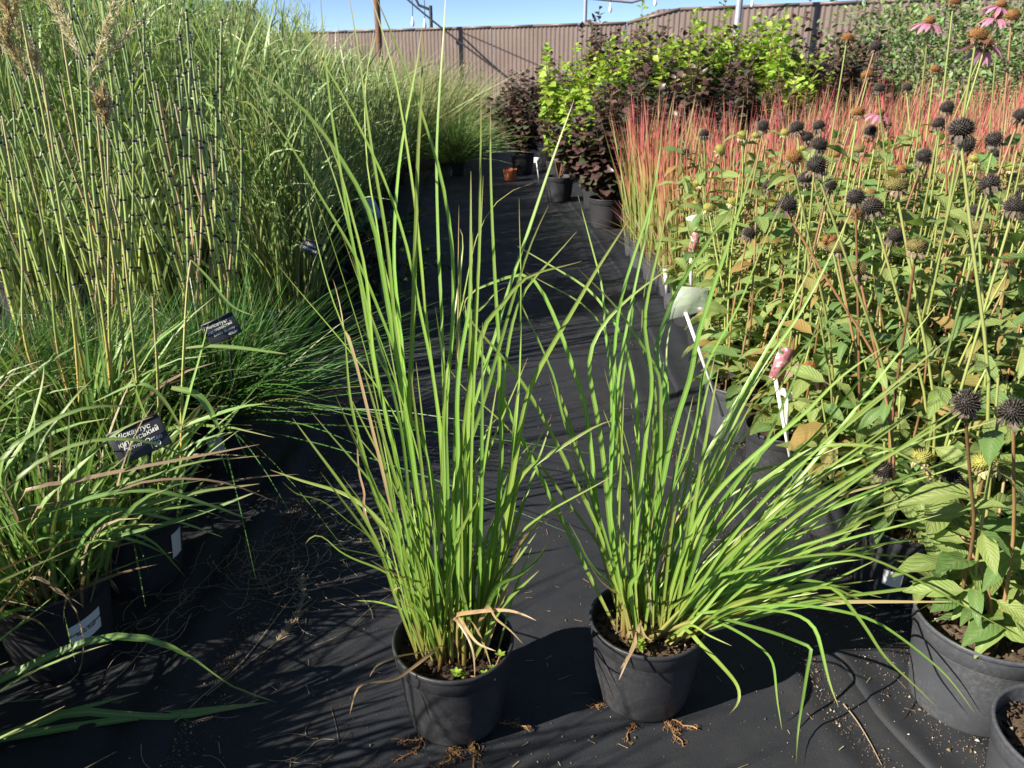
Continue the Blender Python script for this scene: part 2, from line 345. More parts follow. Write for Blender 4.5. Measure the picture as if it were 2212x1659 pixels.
def fencemat():
    m = NT('brown_profiled_steel'); n = m.noise(1.3, 5, rough=.6); n2 = m.noise(16, 4)
    c = m.ramp(n, [(.3, (.135, .098, .082)), (.7, (.165, .124, .106))]); c = m.mix(m.math('MULTIPLY', m.ramp(n2, [(.5, (0, 0, 0)), (.8, (1, 1, 1))]), .25), c, (.24, .19, .155))
    m.link(c, m.b.inputs['Base Color']); m.set(Roughness=.42, Specular_IOR_Level=.5); return m.m
M['fence'] = fencemat()
def picture(name, a, b, c):
    m = NT(name); n = m.noise(75, 3); m.link(m.ramp(n, [(.36, a), (.47, b), (.55, b), (.62, c)], 'EASE'), m.b.inputs['Base Color']); m.set(Roughness=.3); return m.m
M['photo_card'] = picture('flower_photo_card', (.05, .12, .04), (.55, .18, .22), (.75, .60, .55))
def clear():
    m = NT('clear_plastic_card'); m.set(Roughness=.25); m.b.inputs['Base Color'].default_value = (.55, .62, .50, 1); m.b.inputs['Alpha'].default_value = .5; return m.m
M['clear'] = clear()

# ------------------------------------------------------------------ the ground and the woven fabric
tag(obj('ground', mesh('ground', [(-600, -600, -.03), (600, -600, -.03), (600, 900, -.03), (-600, 900, -.03)], [(0, 1, 2, 3)], mats=[M['earth']])), kind='structure')
def smoothnoise(x, y, s, seed):
    r = np.random.default_rng(seed); z = 0
    for i in range(7):
        a = r.uniform(0, 6.28); f = r.uniform(.6, 1.8)*s; z = z + np.sin(f*(x*np.cos(a)+y*np.sin(a)) + r.uniform(0, 6.28) + .7*np.sin(f*.6*(y*np.cos(a)-x*np.sin(a))))
    return z/7
LEFT_RIDGE = np.array([ground(*p)[:2] for p in ((235, 1700), (330, 1540), (480, 1270), (560, 1120), (640, 980), (725, 830), (790, 720), (860, 560), (930, 400), (985, 300))])
RIGHT_LINE = np.array([ground(*p)[:2] for p in ((2010, 1700), (1880, 1560), (1775, 1400), (1690, 1290), (1600, 1130), (1500, 955), (1440, 820), (1360, 640), (1270, 500), (1150, 350))])
def xline(L, y): return np.interp(y, L[:, 1], L[:, 0])
def ridge(d, w, h): return h*np.exp(-(d/w)**2)
def path_z(x, y):
    z = .004*smoothnoise(x, y, 9, 1) + .0025*smoothnoise(x, y, 26, 2)
    d = x - xline(LEFT_RIDGE, y)
    z = z + ridge(d-.02, .045, .018+.006*np.sin(y*4)) + ridge(d+.09, .035, .010) - ridge(d+.035, .02, .004)
    d = x - xline(RIGHT_LINE, y)
    z = z + ridge(d+.11+.02*np.sin(y*3), .028, .007) + ridge(d-.0, .03, .006)
    return z + .012
def sheet(name, xs_of, ys, zf, nx, kindlabel=None):
    ys = np.asarray(ys); a = np.linspace(0, 1, nx)
    x0, x1 = xs_of(ys); X = x0[:, None]*(1-a)+x1[:, None]*a; Y = np.repeat(ys[:, None], nx, 1); Z = zf(X, Y)
    idx = np.arange(X.size).reshape(X.shape); Q = np.stack([idx[:-1, :-1], idx[:-1, 1:], idx[1:, 1:], idx[1:, :-1]], -1).reshape(-1, 4)
    return tag(obj(name, mesh(name, np.stack([X, Y, Z], -1), Q, mats=[M['fabric']])), kind='structure')
ys = np.concatenate([np.arange(-2, .5, .1), np.arange(.5, 3.5, .016), np.arange(3.5, 8, .05), np.arange(8, 15.9, .2)])
sheet('fabric_path', lambda y: (xline(LEFT_RIDGE, y)-.22, xline(RIGHT_LINE, y)+.02), ys, path_z, 110)
def right_z(x, y):
    d = x - xline(RIGHT_LINE, y)
    return .020 + .005*np.exp(-((d-.02)/.03)**2) + .003*smoothnoise(x, y, 11, 5) + ridge(d-.115-.02*np.sin(y*2.3), .03, .005) - .014*np.exp(-(d/.008)**2)
sheet('fabric_bed_right', lambda y: (xline(RIGHT_LINE, y)-.004, xline(RIGHT_LINE, y)+.40+0*y), ys, right_z, 60)
sheet('fabric_bed_far_right', lambda y: (xline(RIGHT_LINE, y)+.38, 14+0*y), ys[::4], lambda x, y: .014+.003*smoothnoise(x, y, 7, 6), 60)
sheet('fabric_bed_left', lambda y: (-14+0*y, xline(LEFT_RIDGE, y)-.19), ys[::4], lambda x, y: .002+.003*smoothnoise(x, y, 7, 8), 80)

# ------------------------------------------------------------------ pots
POTS = {}
def pot_meshes(rt, h, mat):
    k = (round(rt, 3), round(h, 3), mat)
    if k in POTS: return POTS[k]
    rb = rt*.80; zr = h*.80
    body = [(rb*.1, .004), (rb*.9, .002), (rb*.965, .004), (rb, .012), (rb+(rt*.955-rb)*.5, h*.4), (rt*.945, zr-.004), (rt*.955, zr), (rt*.93, zr+.002), (rt*.90, h*.8), (rb*.9, .02)]
    rim = [(rt*.952, zr-.001), (rt*.975, zr+.001), (rt*.985, h-.012), (rt*.99, h-.009), (rt*1.0, h-.008), (rt*1.012, h-.005), (rt*1.012, h-.001), (rt*1.0, h+.001), (rt*.965, h), (rt*.958, h-.004), (rt*.945, h*.86), (rt*.90, h*.66)]
    r = []
    for nm, pr in (('pot_body', body), ('rim', rim)):
        V, Q = lathe(pr, 48)
        a = np.arctan2(V[:, 1], V[:, 0]); V[:, :2] *= (1+.008*np.sin(2*a+rt*90))[:, None]
        r.append(mesh(nm, V, Q, mats=[M[mat]]))
    POTS[k] = r; return r
CR_V = np.array([(1, 0, -.4), (-.5, .9, -.4), (-.5, -.9, -.4), (0, 0, .9), (.2, .3, .5)]); CR_T = np.array([(0, 1, 3), (1, 2, 3), (2, 0, 3), (0, 2, 1)])
def crumbs(P, s, dryf=.06):
    n = len(P); x = nrm(rng.normal(0, 1, (n, 3))); up = nrm(rng.normal(0, 1, (n, 3)))
    return scatter(CR_V[:4], None, CR_T, frames(x, up, s), P, np.tile((0., .5), (4, 1)) + U(0, 1, 4)[:, None]*np.array([1, 0]), dry=(U(0, 1, n) < dryf).astype(float))
SOIL = {}
def soil_mesh(r, mat, seed):
    k = (round(r, 3), mat, seed)
    if k in SOIL: return SOIL[k]
    a = np.linspace(0, 2*np.pi, 40, endpoint=False); rr = np.linspace(0, r, 12)[1:]
    X = np.concatenate([[0], (rr[:, None]*np.cos(a)).ravel()]); Y = np.concatenate([[0], (rr[:, None]*np.sin(a)).ravel()])
    Z = .006*smoothnoise(X, Y, 70, seed) + .004*smoothnoise(X, Y, 190, seed+9) + .012*np.exp(-(X**2+Y**2)/(r*.5)**2)
    idx = 1+np.arange(11*40).reshape(11, 40); nx = np.roll(idx, -1, 1)
    Q = np.stack([idx[:-1], nx[:-1], nx[1:], idx[1:]], -1).reshape(-1, 4); T = np.stack([np.zeros(40, int), idx[0], nx[0]], -1)
    SOIL[k] = mesh('soil', np.stack([X, Y, Z], 1), Q, T, mats=[M[mat]]); return SOIL[k]
def pot(parent, rt=.108, h=.185, mat='pot', soil='soil', fill=.80, lx=0, ly=0, rz=None, crumb=0, seed=1):
    """pot body (with its rim) and soil under a plant Empty; returns the soil height"""
    b, r = pot_meshes(rt, h, mat)
    o = obj('pot', b, parent, (lx, ly, 0), (0, 0, U(0, 6) if rz is None else rz)); obj('rim', r, o)
    s = obj('soil', soil_mesh(rt*.925, soil, seed), parent, (lx, ly, h*fill))
    if crumb:
        n = crumb; a = U(0, 6.28, n); q = rt*.9*np.sqrt(U(0, 1, n)); P = np.stack([lx+q*np.cos(a), ly+q*np.sin(a), h*fill+.004+.012*np.exp(-(q/(rt*.45))**2)+U(-.003, .004, n)], 1)
        acc = Acc(); acc.add(*crumbs(P, rng.gamma(2, .0014, n)+.0012)); c = obj('soil_crumbs', acc.mesh('soil_crumbs', M['crumb'], smooth=False), parent); c['kind'] = 'stuff'
    return h*fill
FONT_DONE = {}
def lettering(txt, size, mat, parent, loc, rot, shear=0, space=1., ang=0, thick=.0002, bold=0):
    c = bpy.data.curves.new('lettering', 'FONT'); c.body = txt; c.size = size; c.align_x = 'CENTER'; c.align_y = 'CENTER'; c.shear = shear; c.space_line = .86*space; c.extrude = thick; c.resolution_u = 2; c.offset = size*.012
    c.materials.append(M[mat]); tmp = bpy.data.objects.new('lettering', c); col.objects.link(tmp)
    if bold: c.offset = bold
    me = bpy.data.meshes.new_from_object(tmp.evaluated_get(bpy.context.evaluated_depsgraph_get())); bpy.data.objects.remove(tmp); bpy.data.curves.remove(c)
    return obj('lettering', me, parent, loc, rot)
def sticker(parent, rt, h, mid, w, z0, z1, text=None, slant=0):
    """white paper label bent round the pot wall, centred at angle mid"""
    K = 10; a = mid+np.linspace(-w/2, w/2, K); V = []
    def R(z): return rt*(.80+.155*min(1, z/(h*.8)))*1.012+.0008
    for i, x in enumerate(a):
        s = slant*(i/(K-1)-.5)
        for z in (z0+s, z1+s): V.append((R(z)*math.cos(x), R(z)*math.sin(x), z))
    idx = np.arange(2*K).reshape(K, 2); Q = np.stack([idx[:-1, 0], idx[1:, 0], idx[1:, 1], idx[:-1, 1]], -1)
    o = obj('paper_label', mesh('paper_label', V, Q, mats=[M['white']]), parent)
    if text:
        zm = (z0+z1)/2; d = R(zm)+.0012; lean = math.atan2(rt*.155, h*.8)
        lt = lettering(text, .0070, 'print', o, (0, 0, 0), (0, 0, 0), bold=.0001)
        for v in lt.data.vertices:
            x_, y_ = v.co.x, v.co.y; an = mid+x_/d; z_ = zm+y_+slant*x_/(w*d); rr_ = R(z_)+.0008+v.co.z; v.co = (rr_*math.cos(an), rr_*math.sin(an), z_)
    return o

# ------------------------------------------------------------------ fence, posts, cables
FS, F0 = -.64, 19.76
def fence_pt(x, off=0.): return np.array([x, F0+FS*x-off])
fdir = nrm(np.array([1., FS, 0])); fnor = np.array([-fdir[1], fdir[0], 0]); frz = math.atan2(fdir[1], fdir[0])
def fence(name, label, x0, x1, hfun, dark_at=()):
    root = thing(name, label, 'fence', (x0, F0+FS*x0, 0))
    L = (x1-x0)/fdir[0]; n = int(round(L/1.15)); pw = L/n; ribs = 10
    for i in range(n):
        a0 = i*pw; xs, zs = [], []
        for k in range(ribs):
            b = a0+k*pw/ribs; w = pw/ribs
            for f, d in ((0, 0), (.42, 0), (.54, -.022), (.88, -.022)): xs.append(b+f*w); zs.append(d)
        xs.append(a0+pw); zs.append(0); xs = np.array(xs); off = np.array(zs) + (.004 if i % 2 else 0)
        K = len(xs); V = []
        for lev in range(2):
            for x, d in zip(xs, off):
                z = .04 if lev == 0 else hfun(x0+x*fdir[0])
                V.append((fdir[0]*x+fnor[0]*d, fdir[1]*x+fnor[1]*d, z))
        idx = np.arange(2*K).reshape(2, K); Q = np.stack([idx[0, :-1], idx[0, 1:], idx[1, 1:], idx[1, :-1]], -1)
        obj('panel', mesh('panel', V, Q, mats=[M['fence']], smooth=False), root)
        V, Q = [], []
        for j in range(4):
            pass
        h0, h1 = hfun(x0+a0*fdir[0]), hfun(x0+(a0+pw)*fdir[0])
        a, b = fdir*a0, fdir*(a0+pw-.004); V = []
        for p, h in ((a, h0), (b, h1)):
            for d in (-.045, .02):
                for dz in (-.035, .014): V.append(p+fnor*d+np.array([0, 0, h+dz]))
        obj('cap_strip', mesh('cap_strip', np.array(V), BOXF, mats=[M['fence']], smooth=False), root)
        if i % 2 == 0:
            V, Q = box(-.03, .03, .03, .09, 0, h0-.05); obj('post', mesh('post', V, Q, mats=[M['darkpost']], smooth=False), root, fdir*a0, (0, 0, frz))
    return root
fence('sheet_fence', 'lower stretch of brown ribbed metal fence behind the grasses', -17, 2.45, lambda x: 2.0)
fence('sheet_fence', 'taller stretch of brown ribbed metal fence rising behind the ninebark shrubs', 2.47, 12.5, lambda x: 2.0+min(1, max(0, (x-2.47)/.62))*.23)
def tube_obj(name, pts, r, mat, parent=None, k=12, sides=8, r1=None):
    C = spline(pts, k)[None]; acc = Acc(); acc.add(*tubes(C, np.linspace(r, r1 or r, k)[None], sides)); return obj(name, acc.mesh(name, M[mat]), parent)
def pole(label, x, y, h, r, mat, arms=(), guy=None, bulbs=()):
    p = thing('utility_pole', label, 'pole', (x, y, 0))
    tube_obj('shaft', [(0, 0, 0), (0, 0, h/2), (0, 0, h)], r, mat, p, 5)
    for a in arms: tube_obj('cross_arm', a, .035, mat, p, 4)
    if guy is not None: tube_obj('guy_wire', guy, .022, 'wire', p, 14, 5)
    return p
pole('weathered brown pole with a guy wire in front of the fence', -3.1, 19.6, 3.35, .075, 'wood', arms=[[(-.4, -.1, 3.16), (.35, .1, 3.16)]], guy=[(0, 0, 3.12), (1.6, -.4, 1.86), (4.3, -1.04, .0)])
b = at_y(930, 12, 22.5); pole('short grey lamp post rising just above the fence top', b[0], 22.5, b[2], .045, 'darkpost', arms=[[(0, 0, b[2]-.1), (-.25, 0, b[2]-.02), (-.42, 0, b[2]+.12), (-.43, 0, b[2]+.6)]])
b = at_y(1265, 0, 21.5); pole('slim grey pole behind the fence carrying a loose cable', b[0], 21.5, b[2]+1.0, .05, 'post', arms=[[(0, 0, b[2]+.05), (.5, 0, b[2]-.02), (1.0, 0, b[2]+.08), (1.3, .1, b[2]-.12), (1.7, .1, b[2]+.1)]])
b = at_y(1592, 60, 15.2); pole('thick grey steel post standing between the lime ninebarks', b[0], 15.2, 4.6, .06, 'post')
cb = thing('festoon_cable', 'black cable with white bulbs strung high along the fence', 'cable', (0, 16, 0))
pts = [at_y(px, py, 16+0*px)-np.array([0, 16, 0]) for px, py in ((840, -150), (1000, -85), (1150, -45), (1300, -25), (1450, -32), (1592, -62), (1720, -38), (1850, -28), (2000, -36), (2150, -62))]
pts[0] = np.array([-3.1, 3.6, 3.2]); tube_obj('cable', pts, .012, 'wire', cb, 60, 5)
V, Q = lathe([(.003, .0), (.02, .01), (.036, .05), (.03, .09), (.014, .12), (.014, .17), (.003, .175)], 10); bm_ = mesh('bulb', V, Q, mats=[M['bulb']])
for px, py in ((892, 58), (918, 62), (1318, 28), (1415, 14), (1624, 16), (1750, 4), (1990, 10)):
    p = at_y(px, py, 16); b = obj('bulb', bm_, cb, p-np.array([0, 16, 0])); tube_obj('drop_wire', [(0, 0, .17), (.01, 0, .35), (0, 0, at_y(px, -34, 16)[2]-p[2]+.0)], .007, 'wire', b, 6, 4)
# teal sheds beyond the fence, glimpsed through the reeds
def shed(label, x, y, w, h, mat, rm, group=None):
    s = thing('garden_shed', label, 'shed', (x, y, 0))
    V, Q = box(-w/2, w/2, -1.5, 1.5, 0, h); obj('wall', mesh('wall', V, Q, mats=[M[mat]], smooth=False), s)
    V = np.array([(-w/2-.15, -1.7, h), (w/2+.15, -1.7, h), (-w/2-.15, 1.7, h), (w/2+.15, 1.7, h), (-w/2-.15, 0, h+.7), (w/2+.15, 0, h+.7)])
    obj('roof', mesh('roof', V, [(0, 1, 5, 4), (3, 2, 4, 5), (0, 2, 3, 1)], [(0, 4, 2), (1, 3, 5)], mats=[M[rm]], smooth=False), s)
    for i in range(3):
        x0 = -w/2+.5+i*(w-1)/3; V, Q = box(x0, x0+.9, -1.54, -1.505, h-1.4, h-.5); f = obj('window', mesh('window', V, Q, mats=[M['bluewall']], smooth=False), s)
        V, Q = box(x0+.42, x0+.48, -1.56, -1.541, h-1.4, h-.5); obj('mullion', mesh('mullion', V, Q, mats=[M['white']], smooth=False), f)
shed('teal shed glimpsed through the tall reeds beyond the fence', -20, 37, 8, 3.3, 'teal', 'teal')
shed('blue green hut with a low ridge behind the reeds beyond the fence', -13.5, 38, 3.6, 3.1, 'bluewall', 'teal')

# ------------------------------------------------------------------ the two grasses in the middle, blade by blade
LEFT = '''A 0,435 190,640 360,850 500,1100 680,1400 800,1600 B 700,530 820,830 930,1120 1010,1400 1080,1650
A 0,350 300,520 500,710 680,950 800,1150 900,1350 B 740,250 800,600 830,800 880,1050 910,1300 970,1650
A 345,-60 450,170 600,400 740,640 860,880 960,1080 1060,1350 1140,1640 B 1000,480 1060,760 1110,1000 1150,1300 1180,1650
A 565,-150 575,0 600,330 640,720 690,1000 740,1330 800,1640 B 640,560 680,850 720,1100 770,1300 850,1640
A 735,-130 755,0 810,320 845,600 880,850 920,1100 970,1380 1000,1600 B 830,600 870,950 920,1250 960,1650
A 850,-120 895,0 960,200 1040,480 1090,780 1130,1030 1170,1330 1200,1640 B 1060,560 1090,880 1130,1150 1170,1450 C 1290,300
A 880,-100 925,0 1010,190 1090,390 1180,640 1260,870 1320,1080 1370,1330 1400,1640 B 1265,560 1250,850 1225,1100 1205,1400 C 1280,280
A 1356,-160 1352,0 1340,200 1320,500 1300,800 1295,1100 1305,1400 1310,1640 B 1180,500 1185,800 1200,1200 1200,1640
A 1205,190 1210,430 1190,750 1175,1050 1170,1350 1160,1640 B 975,600 965,850 950,1200 970,1640
A 1200,180 1180,380 1120,650 1080,900 1050,1150 1030,1640 B 870,600 900,900 920,1250 950,1600
A 920,100 890,300 850,500 850,800 870,1100 930,1400 960,1640 B 850,600 890,1000 940,1500
A 550,740 620,850 690,1020 740,1220 790,1420 850,1640 B 660,600 690,1000 760,1250 800,1500 850,1640
A 500,720 600,930 660,1100 720,1300 770,1500 800,1640 B 620,600 680,950 740,1250 830,1600
A 490,1215 520,1400 560,1550 B 320,300 400,560 470,720 540,930 600,1150 660,1400 740,1659 C 880,350 960,560 1050,780 1150,1000
A 420,950 530,1200 620,1430 B 440,280 530,560 610,820 660,1000 720,1300 800,1650 C 960,330 1060,600 1150,900
B 470,720 490,950 510,1200 560,1450 620,1659 C 770,290 850,520 960,720 1100,960
A 1890,1140 1750,1180 1640,1280 1560,1420 1510,1600 B 1360,400 1320,600 1270,800 1230,1000 1200,1300 C 1300,350
A 2150,620 2100,760 2010,1010 1900,1340 1800,1640 B 1640,520 1570,800 1480,1050 1400,1400 1300,1659 C 1370,350
A 1990,1280 1930,1400 1870,1540 B 1760,300 1680,560 1600,850 1540,1050 1470,1300 1350,1659 C 1400,350
A 1570,560 1570,900 1565,1200 1560,1640 B 1420,650 1390,1000 1350,1400 1310,1650 C 1390,400
A 1630,670 1630,1000 1640,1350 B 1562,276 1580,600 1600,900 1600,1300 1620,1659 C 1640,400 1600,800
A 1508,1065 1508,1400 B 1390,200 1380,600 1320,900 1290,1300 1300,1650
A 1808,1235 1812,1450 B 1755,280 1755,600 1750,1000 1720,1450 1700,1659 C 1690,500 1620,900
D 985,460 900,600 740,840 620,1050 490,1270 370,1480 B 1840,1100 1760,1400 C 1700,500 1620,950
D 590,575 400,790 250,940 180,1060 110,1290 B 1650,950 1610,1300 C 1650,400 1590,900
D 630,790 480,830 220,890 120,1000 20,1180 B 1520,600 1420,1000 1370,1400
C 110,255 330,330 600,410 780,530 950,720 1100,870 1230,1030
C 190,335 300,430 400,435 520,500 620,590 750,680 860,800 980,950 1090,1060
C 345,750 400,685 480,710 560,790 670,850 850,920 1020,1030 1150,1130 1260,1230
C 670,1130 830,1140 1000,1190 1150,1250 1290,1265
C 2030,440 1955,535 1850,670 1740,830 1640,980 1560,1120
C 1970,740 1900,850 1770,960 1640,1020 1570,1150
C 1890,680 1750,880 1640,1050 1570,1160
E 660,400 560,430 330,570 130,700 60,800 C 1740,500 1680,780 1600,1000 1540,1150
C 1690,-330 1665,0 1650,300 1640,600 1600,900 1560,1120
C 1770,-300 1740,0 1730,300 1700,600 1640,900 1580,1100
B 1310,0 1340,90 1290,500 1250,800 1220,1100 1200,1400
B 1130,560 1150,700 1180,900 1200,1100 1210,1500
B 1580,1380 1510,1450 1480,1550 C 1480,250 1420,600 1380,1000
B 1830,1550 1750,1640 C 1680,300 1620,600 1560,950
C 1870,70 1790,150 1720,300 1660,500 1600,800 1540,1100
C 700,-20 720,130 800,380 900,600 1000,800 1150,1050'''
LEFT_DRY = '''C 1890,1265 1790,1220 1680,1195 1500,1205 1330,1245
C 1480,1650 1470,1480 1420,1350 1330,1250
C 1620,1470 1500,1420 1430,1330 1370,1260
C 1800,1420 1720,1330 1620,1250 1560,1180
C 985,1045 945,1050 940,1090 1000,1150 1080,1190 1130,1240 1200,1290
C 775,1640 830,1560 980,1500 1150,1470 1300,1430
C 640,1900 690,1720 760,1680 940,1659 1050,1590 1180,1490 1260,1430
C 780,860 900,930 1000,980 1090,1000 1180,1100
C 2110,510 2060,540 1980,580 1870,660 1780,760
C 690,-40 700,250 745,420 760,600
C 1500,280 1520,420 1500,800 1470,940 1440,1100
C 1590,1580 1540,1420 1470,1280 1430,1290
B 390,370 430,500 465,680 480,800 540,900'''
RIGHT = '''D 1210,-180 1195,60 1160,250 1100,480 1030,680 960,900 905,1100 870,1400 E 660,300 650,600 640,900 680,1250
D 1200,-60 1180,100 1090,620 1020,950 960,1250 900,1600 E 660,500 640,800 640,1100 700,1450
D 1185,60 1150,300 1060,700 1010,1000 980,1300 930,1600 E 690,400 660,700 650,1000
D 600,310 680,600 740,830 790,1000 790,1250 830,1500 E 650,350 640,700 650,1100
B 1330,600 1325,530 1400,440 1600,380 1780,300 1850,350 1960,550 2080,850 2180,1150 E 480,280 520,600 550,900 600,1200 680,1450
B 1640,430 1560,470 1440,640 1400,760
B 1330,480 1350,620 1480,780 1620,930 1740,1080 1860,1270 1980,1490 2060,1650 E 430,800 520,980 590,1150 680,1450
B 1200,960 1300,1120 1420,1230 1560,1350 1700,1490 1850,1650 E 130,590 250,740 340,870 450,1010 560,1170 650,1330
D 150,900 180,1100 290,1300 370,1500 440,1650 E 330,350 420,560 520,850 600,1100 700,1450
D 220,870 400,970 600,1070 740,1200 830,1350 870,1500 E 700,300 690,700 690,1100
D 160,680 400,820 640,960 740,1050 840,1200 920,1320 E 790,200 810,500 790,900 760,1250
D 600,845 700,940 850,1090 960,1230 1080,1430 1190,1600 E 950,300 950,600 920,1000 860,1350
D 1290,820 1150,920 1000,1030 850,1170 740,1310 690,1430 680,1600 E 560,400 600,700 640,1100 700,1450
D 1890,270 1700,420 1550,640 1400,870 1280,1070 1210,1300 1130,1500 E 1000,110 950,350 900,700 850,1100
D 2100,320 1990,560 1880,830 1780,1100 1650,1330 1510,1600 E 1180,400 1100,650 1000,900 900,1250
D 1910,0 1820,270 1680,700 1560,1050 1440,1450 E 1150,100 1050,400 960,800 900,1200
D 1260,340 1200,640 1140,900 1080,1250 E 900,150 860,500 820,900 790,1250
D 1130,800 1080,1000 1060,1300 1080,1500 E 920,200 900,600 880,1000
D 1320,1070 1260,1300 1240,1500 E 1000,300 960,700 900,1100
P 1845,440 1790,560 1720,690 1640,800 1560,950 E 1240,700 1120,1000 1000,1300
P 1760,560 1700,680 1620,820 1540,960 E 1200,700 1080,1000 950,1350
E 1660,0 1530,200 1400,450 1330,700 1250,950 1150,1200 1050,1400
E 1820,-20 1700,180 1560,380 1400,600 1300,830 1180,1080 1020,1400
E 2350,-60 2212,30 2050,150 1860,350 1700,480 1500,650 1300,850 1150,1080 1050,1350
E 2600,-350 2400,-100 2200,130 1950,450 1800,600 1600,750 1400,950 1200,1150 1050,1400
E 2650,30 2420,190 2212,350 2000,520 1750,700 1550,850 1350,1050 1200,1230 1050,1430
E 2000,660 1800,790 1600,900 1450,1050 1250,1250 1100,1450
E 2045,675 1750,675 1450,740 1250,850 1050,1100 900,1270 760,1430
E 1880,910 1700,990 1560,1080 1400,1200 1200,1380
E 1930,840 1740,1040 1620,1210 1450,1320 1250,1440
E 2700,760 2400,590 2212,560 2000,555 1850,600 1700,700 1500,850 1300,1080 1100,1350
F 1640,450 1450,490 1200,560 1000,660 800,740 600,880 400,980 200,1070 0,1130
F 2050,545 1880,640 1600,690 1350,720 1150,760 900,800 600,850 400,890 150,1010
F 2212,1350 2000,1240 1750,1100 1500,960 1300,860 1100,795 900,800 600,840 350,910 100,1050
F 1570,825 1300,805 1100,790 800,830 500,900 200,1010
F 1200,830 950,860 700,930 450,1000 150,1100
F 1280,1085 1050,1030 900,990 650,955 450,970 250,1020 100,1080
F 610,1135 500,1080 320,1040 150,1060 0,1110
F 1890,1840 1760,1659 1650,1540 1400,1340 1200,1220 900,1150 650,1130 400,1150 150,1180 0,1200
F 1640,1800 1480,1640 1300,1470 1180,1280 1050,1110 980,1010 880,1010 600,1070 300,1120
F 1260,1160 1100,1080 900,1000 700,1010 400,1070 200,1100
F 1100,1140 900,1090 650,1060 400,1080 200,1100
F 720,2180 735,1950 780,1659 800,1530 826,1412 815,1405 600,1320 350,1250 150,1210
F 630,1950 600,1750 570,1500 480,1400 350,1310 150,1230
F 290,1840 345,1770 340,1659 220,1510 100,1390 0,1290
F 300,1400 150,1330 20,1265
F 1000,1800 940,1640 880,1390 840,1270 720,1190 500,1160 300,1170
F 720,440 600,540 450,640 300,800 100,980
F 1030,715 800,790 600,850 400,940 150,1060
E 240,0 300,180 380,400 440,600 520,850 600,1200
E 380,1040 440,1150 500,1270 580,1370 660,1450
E 1240,1440 1180,1330 1060,1230 1000,1350 950,1450
E 860,1160 840,1280 800,1380 760,1450
E 600,80 640,240 720,480 760,640 780,900 770,1250'''
RIGHT_DRY = '''E 495,1280 570,1390 650,1460 700,1500
E 1230,735 1180,840 1100,960 1000,1130
E 945,400 930,700 900,1000 860,1350
E 700,1950 760,1850 800,1750 830,1650
E 690,2020 740,1900 790,1800 820,1680
E 900,1780 850,1740 830,1680
E 720,1700 700,1740 730,1780 770,1700'''
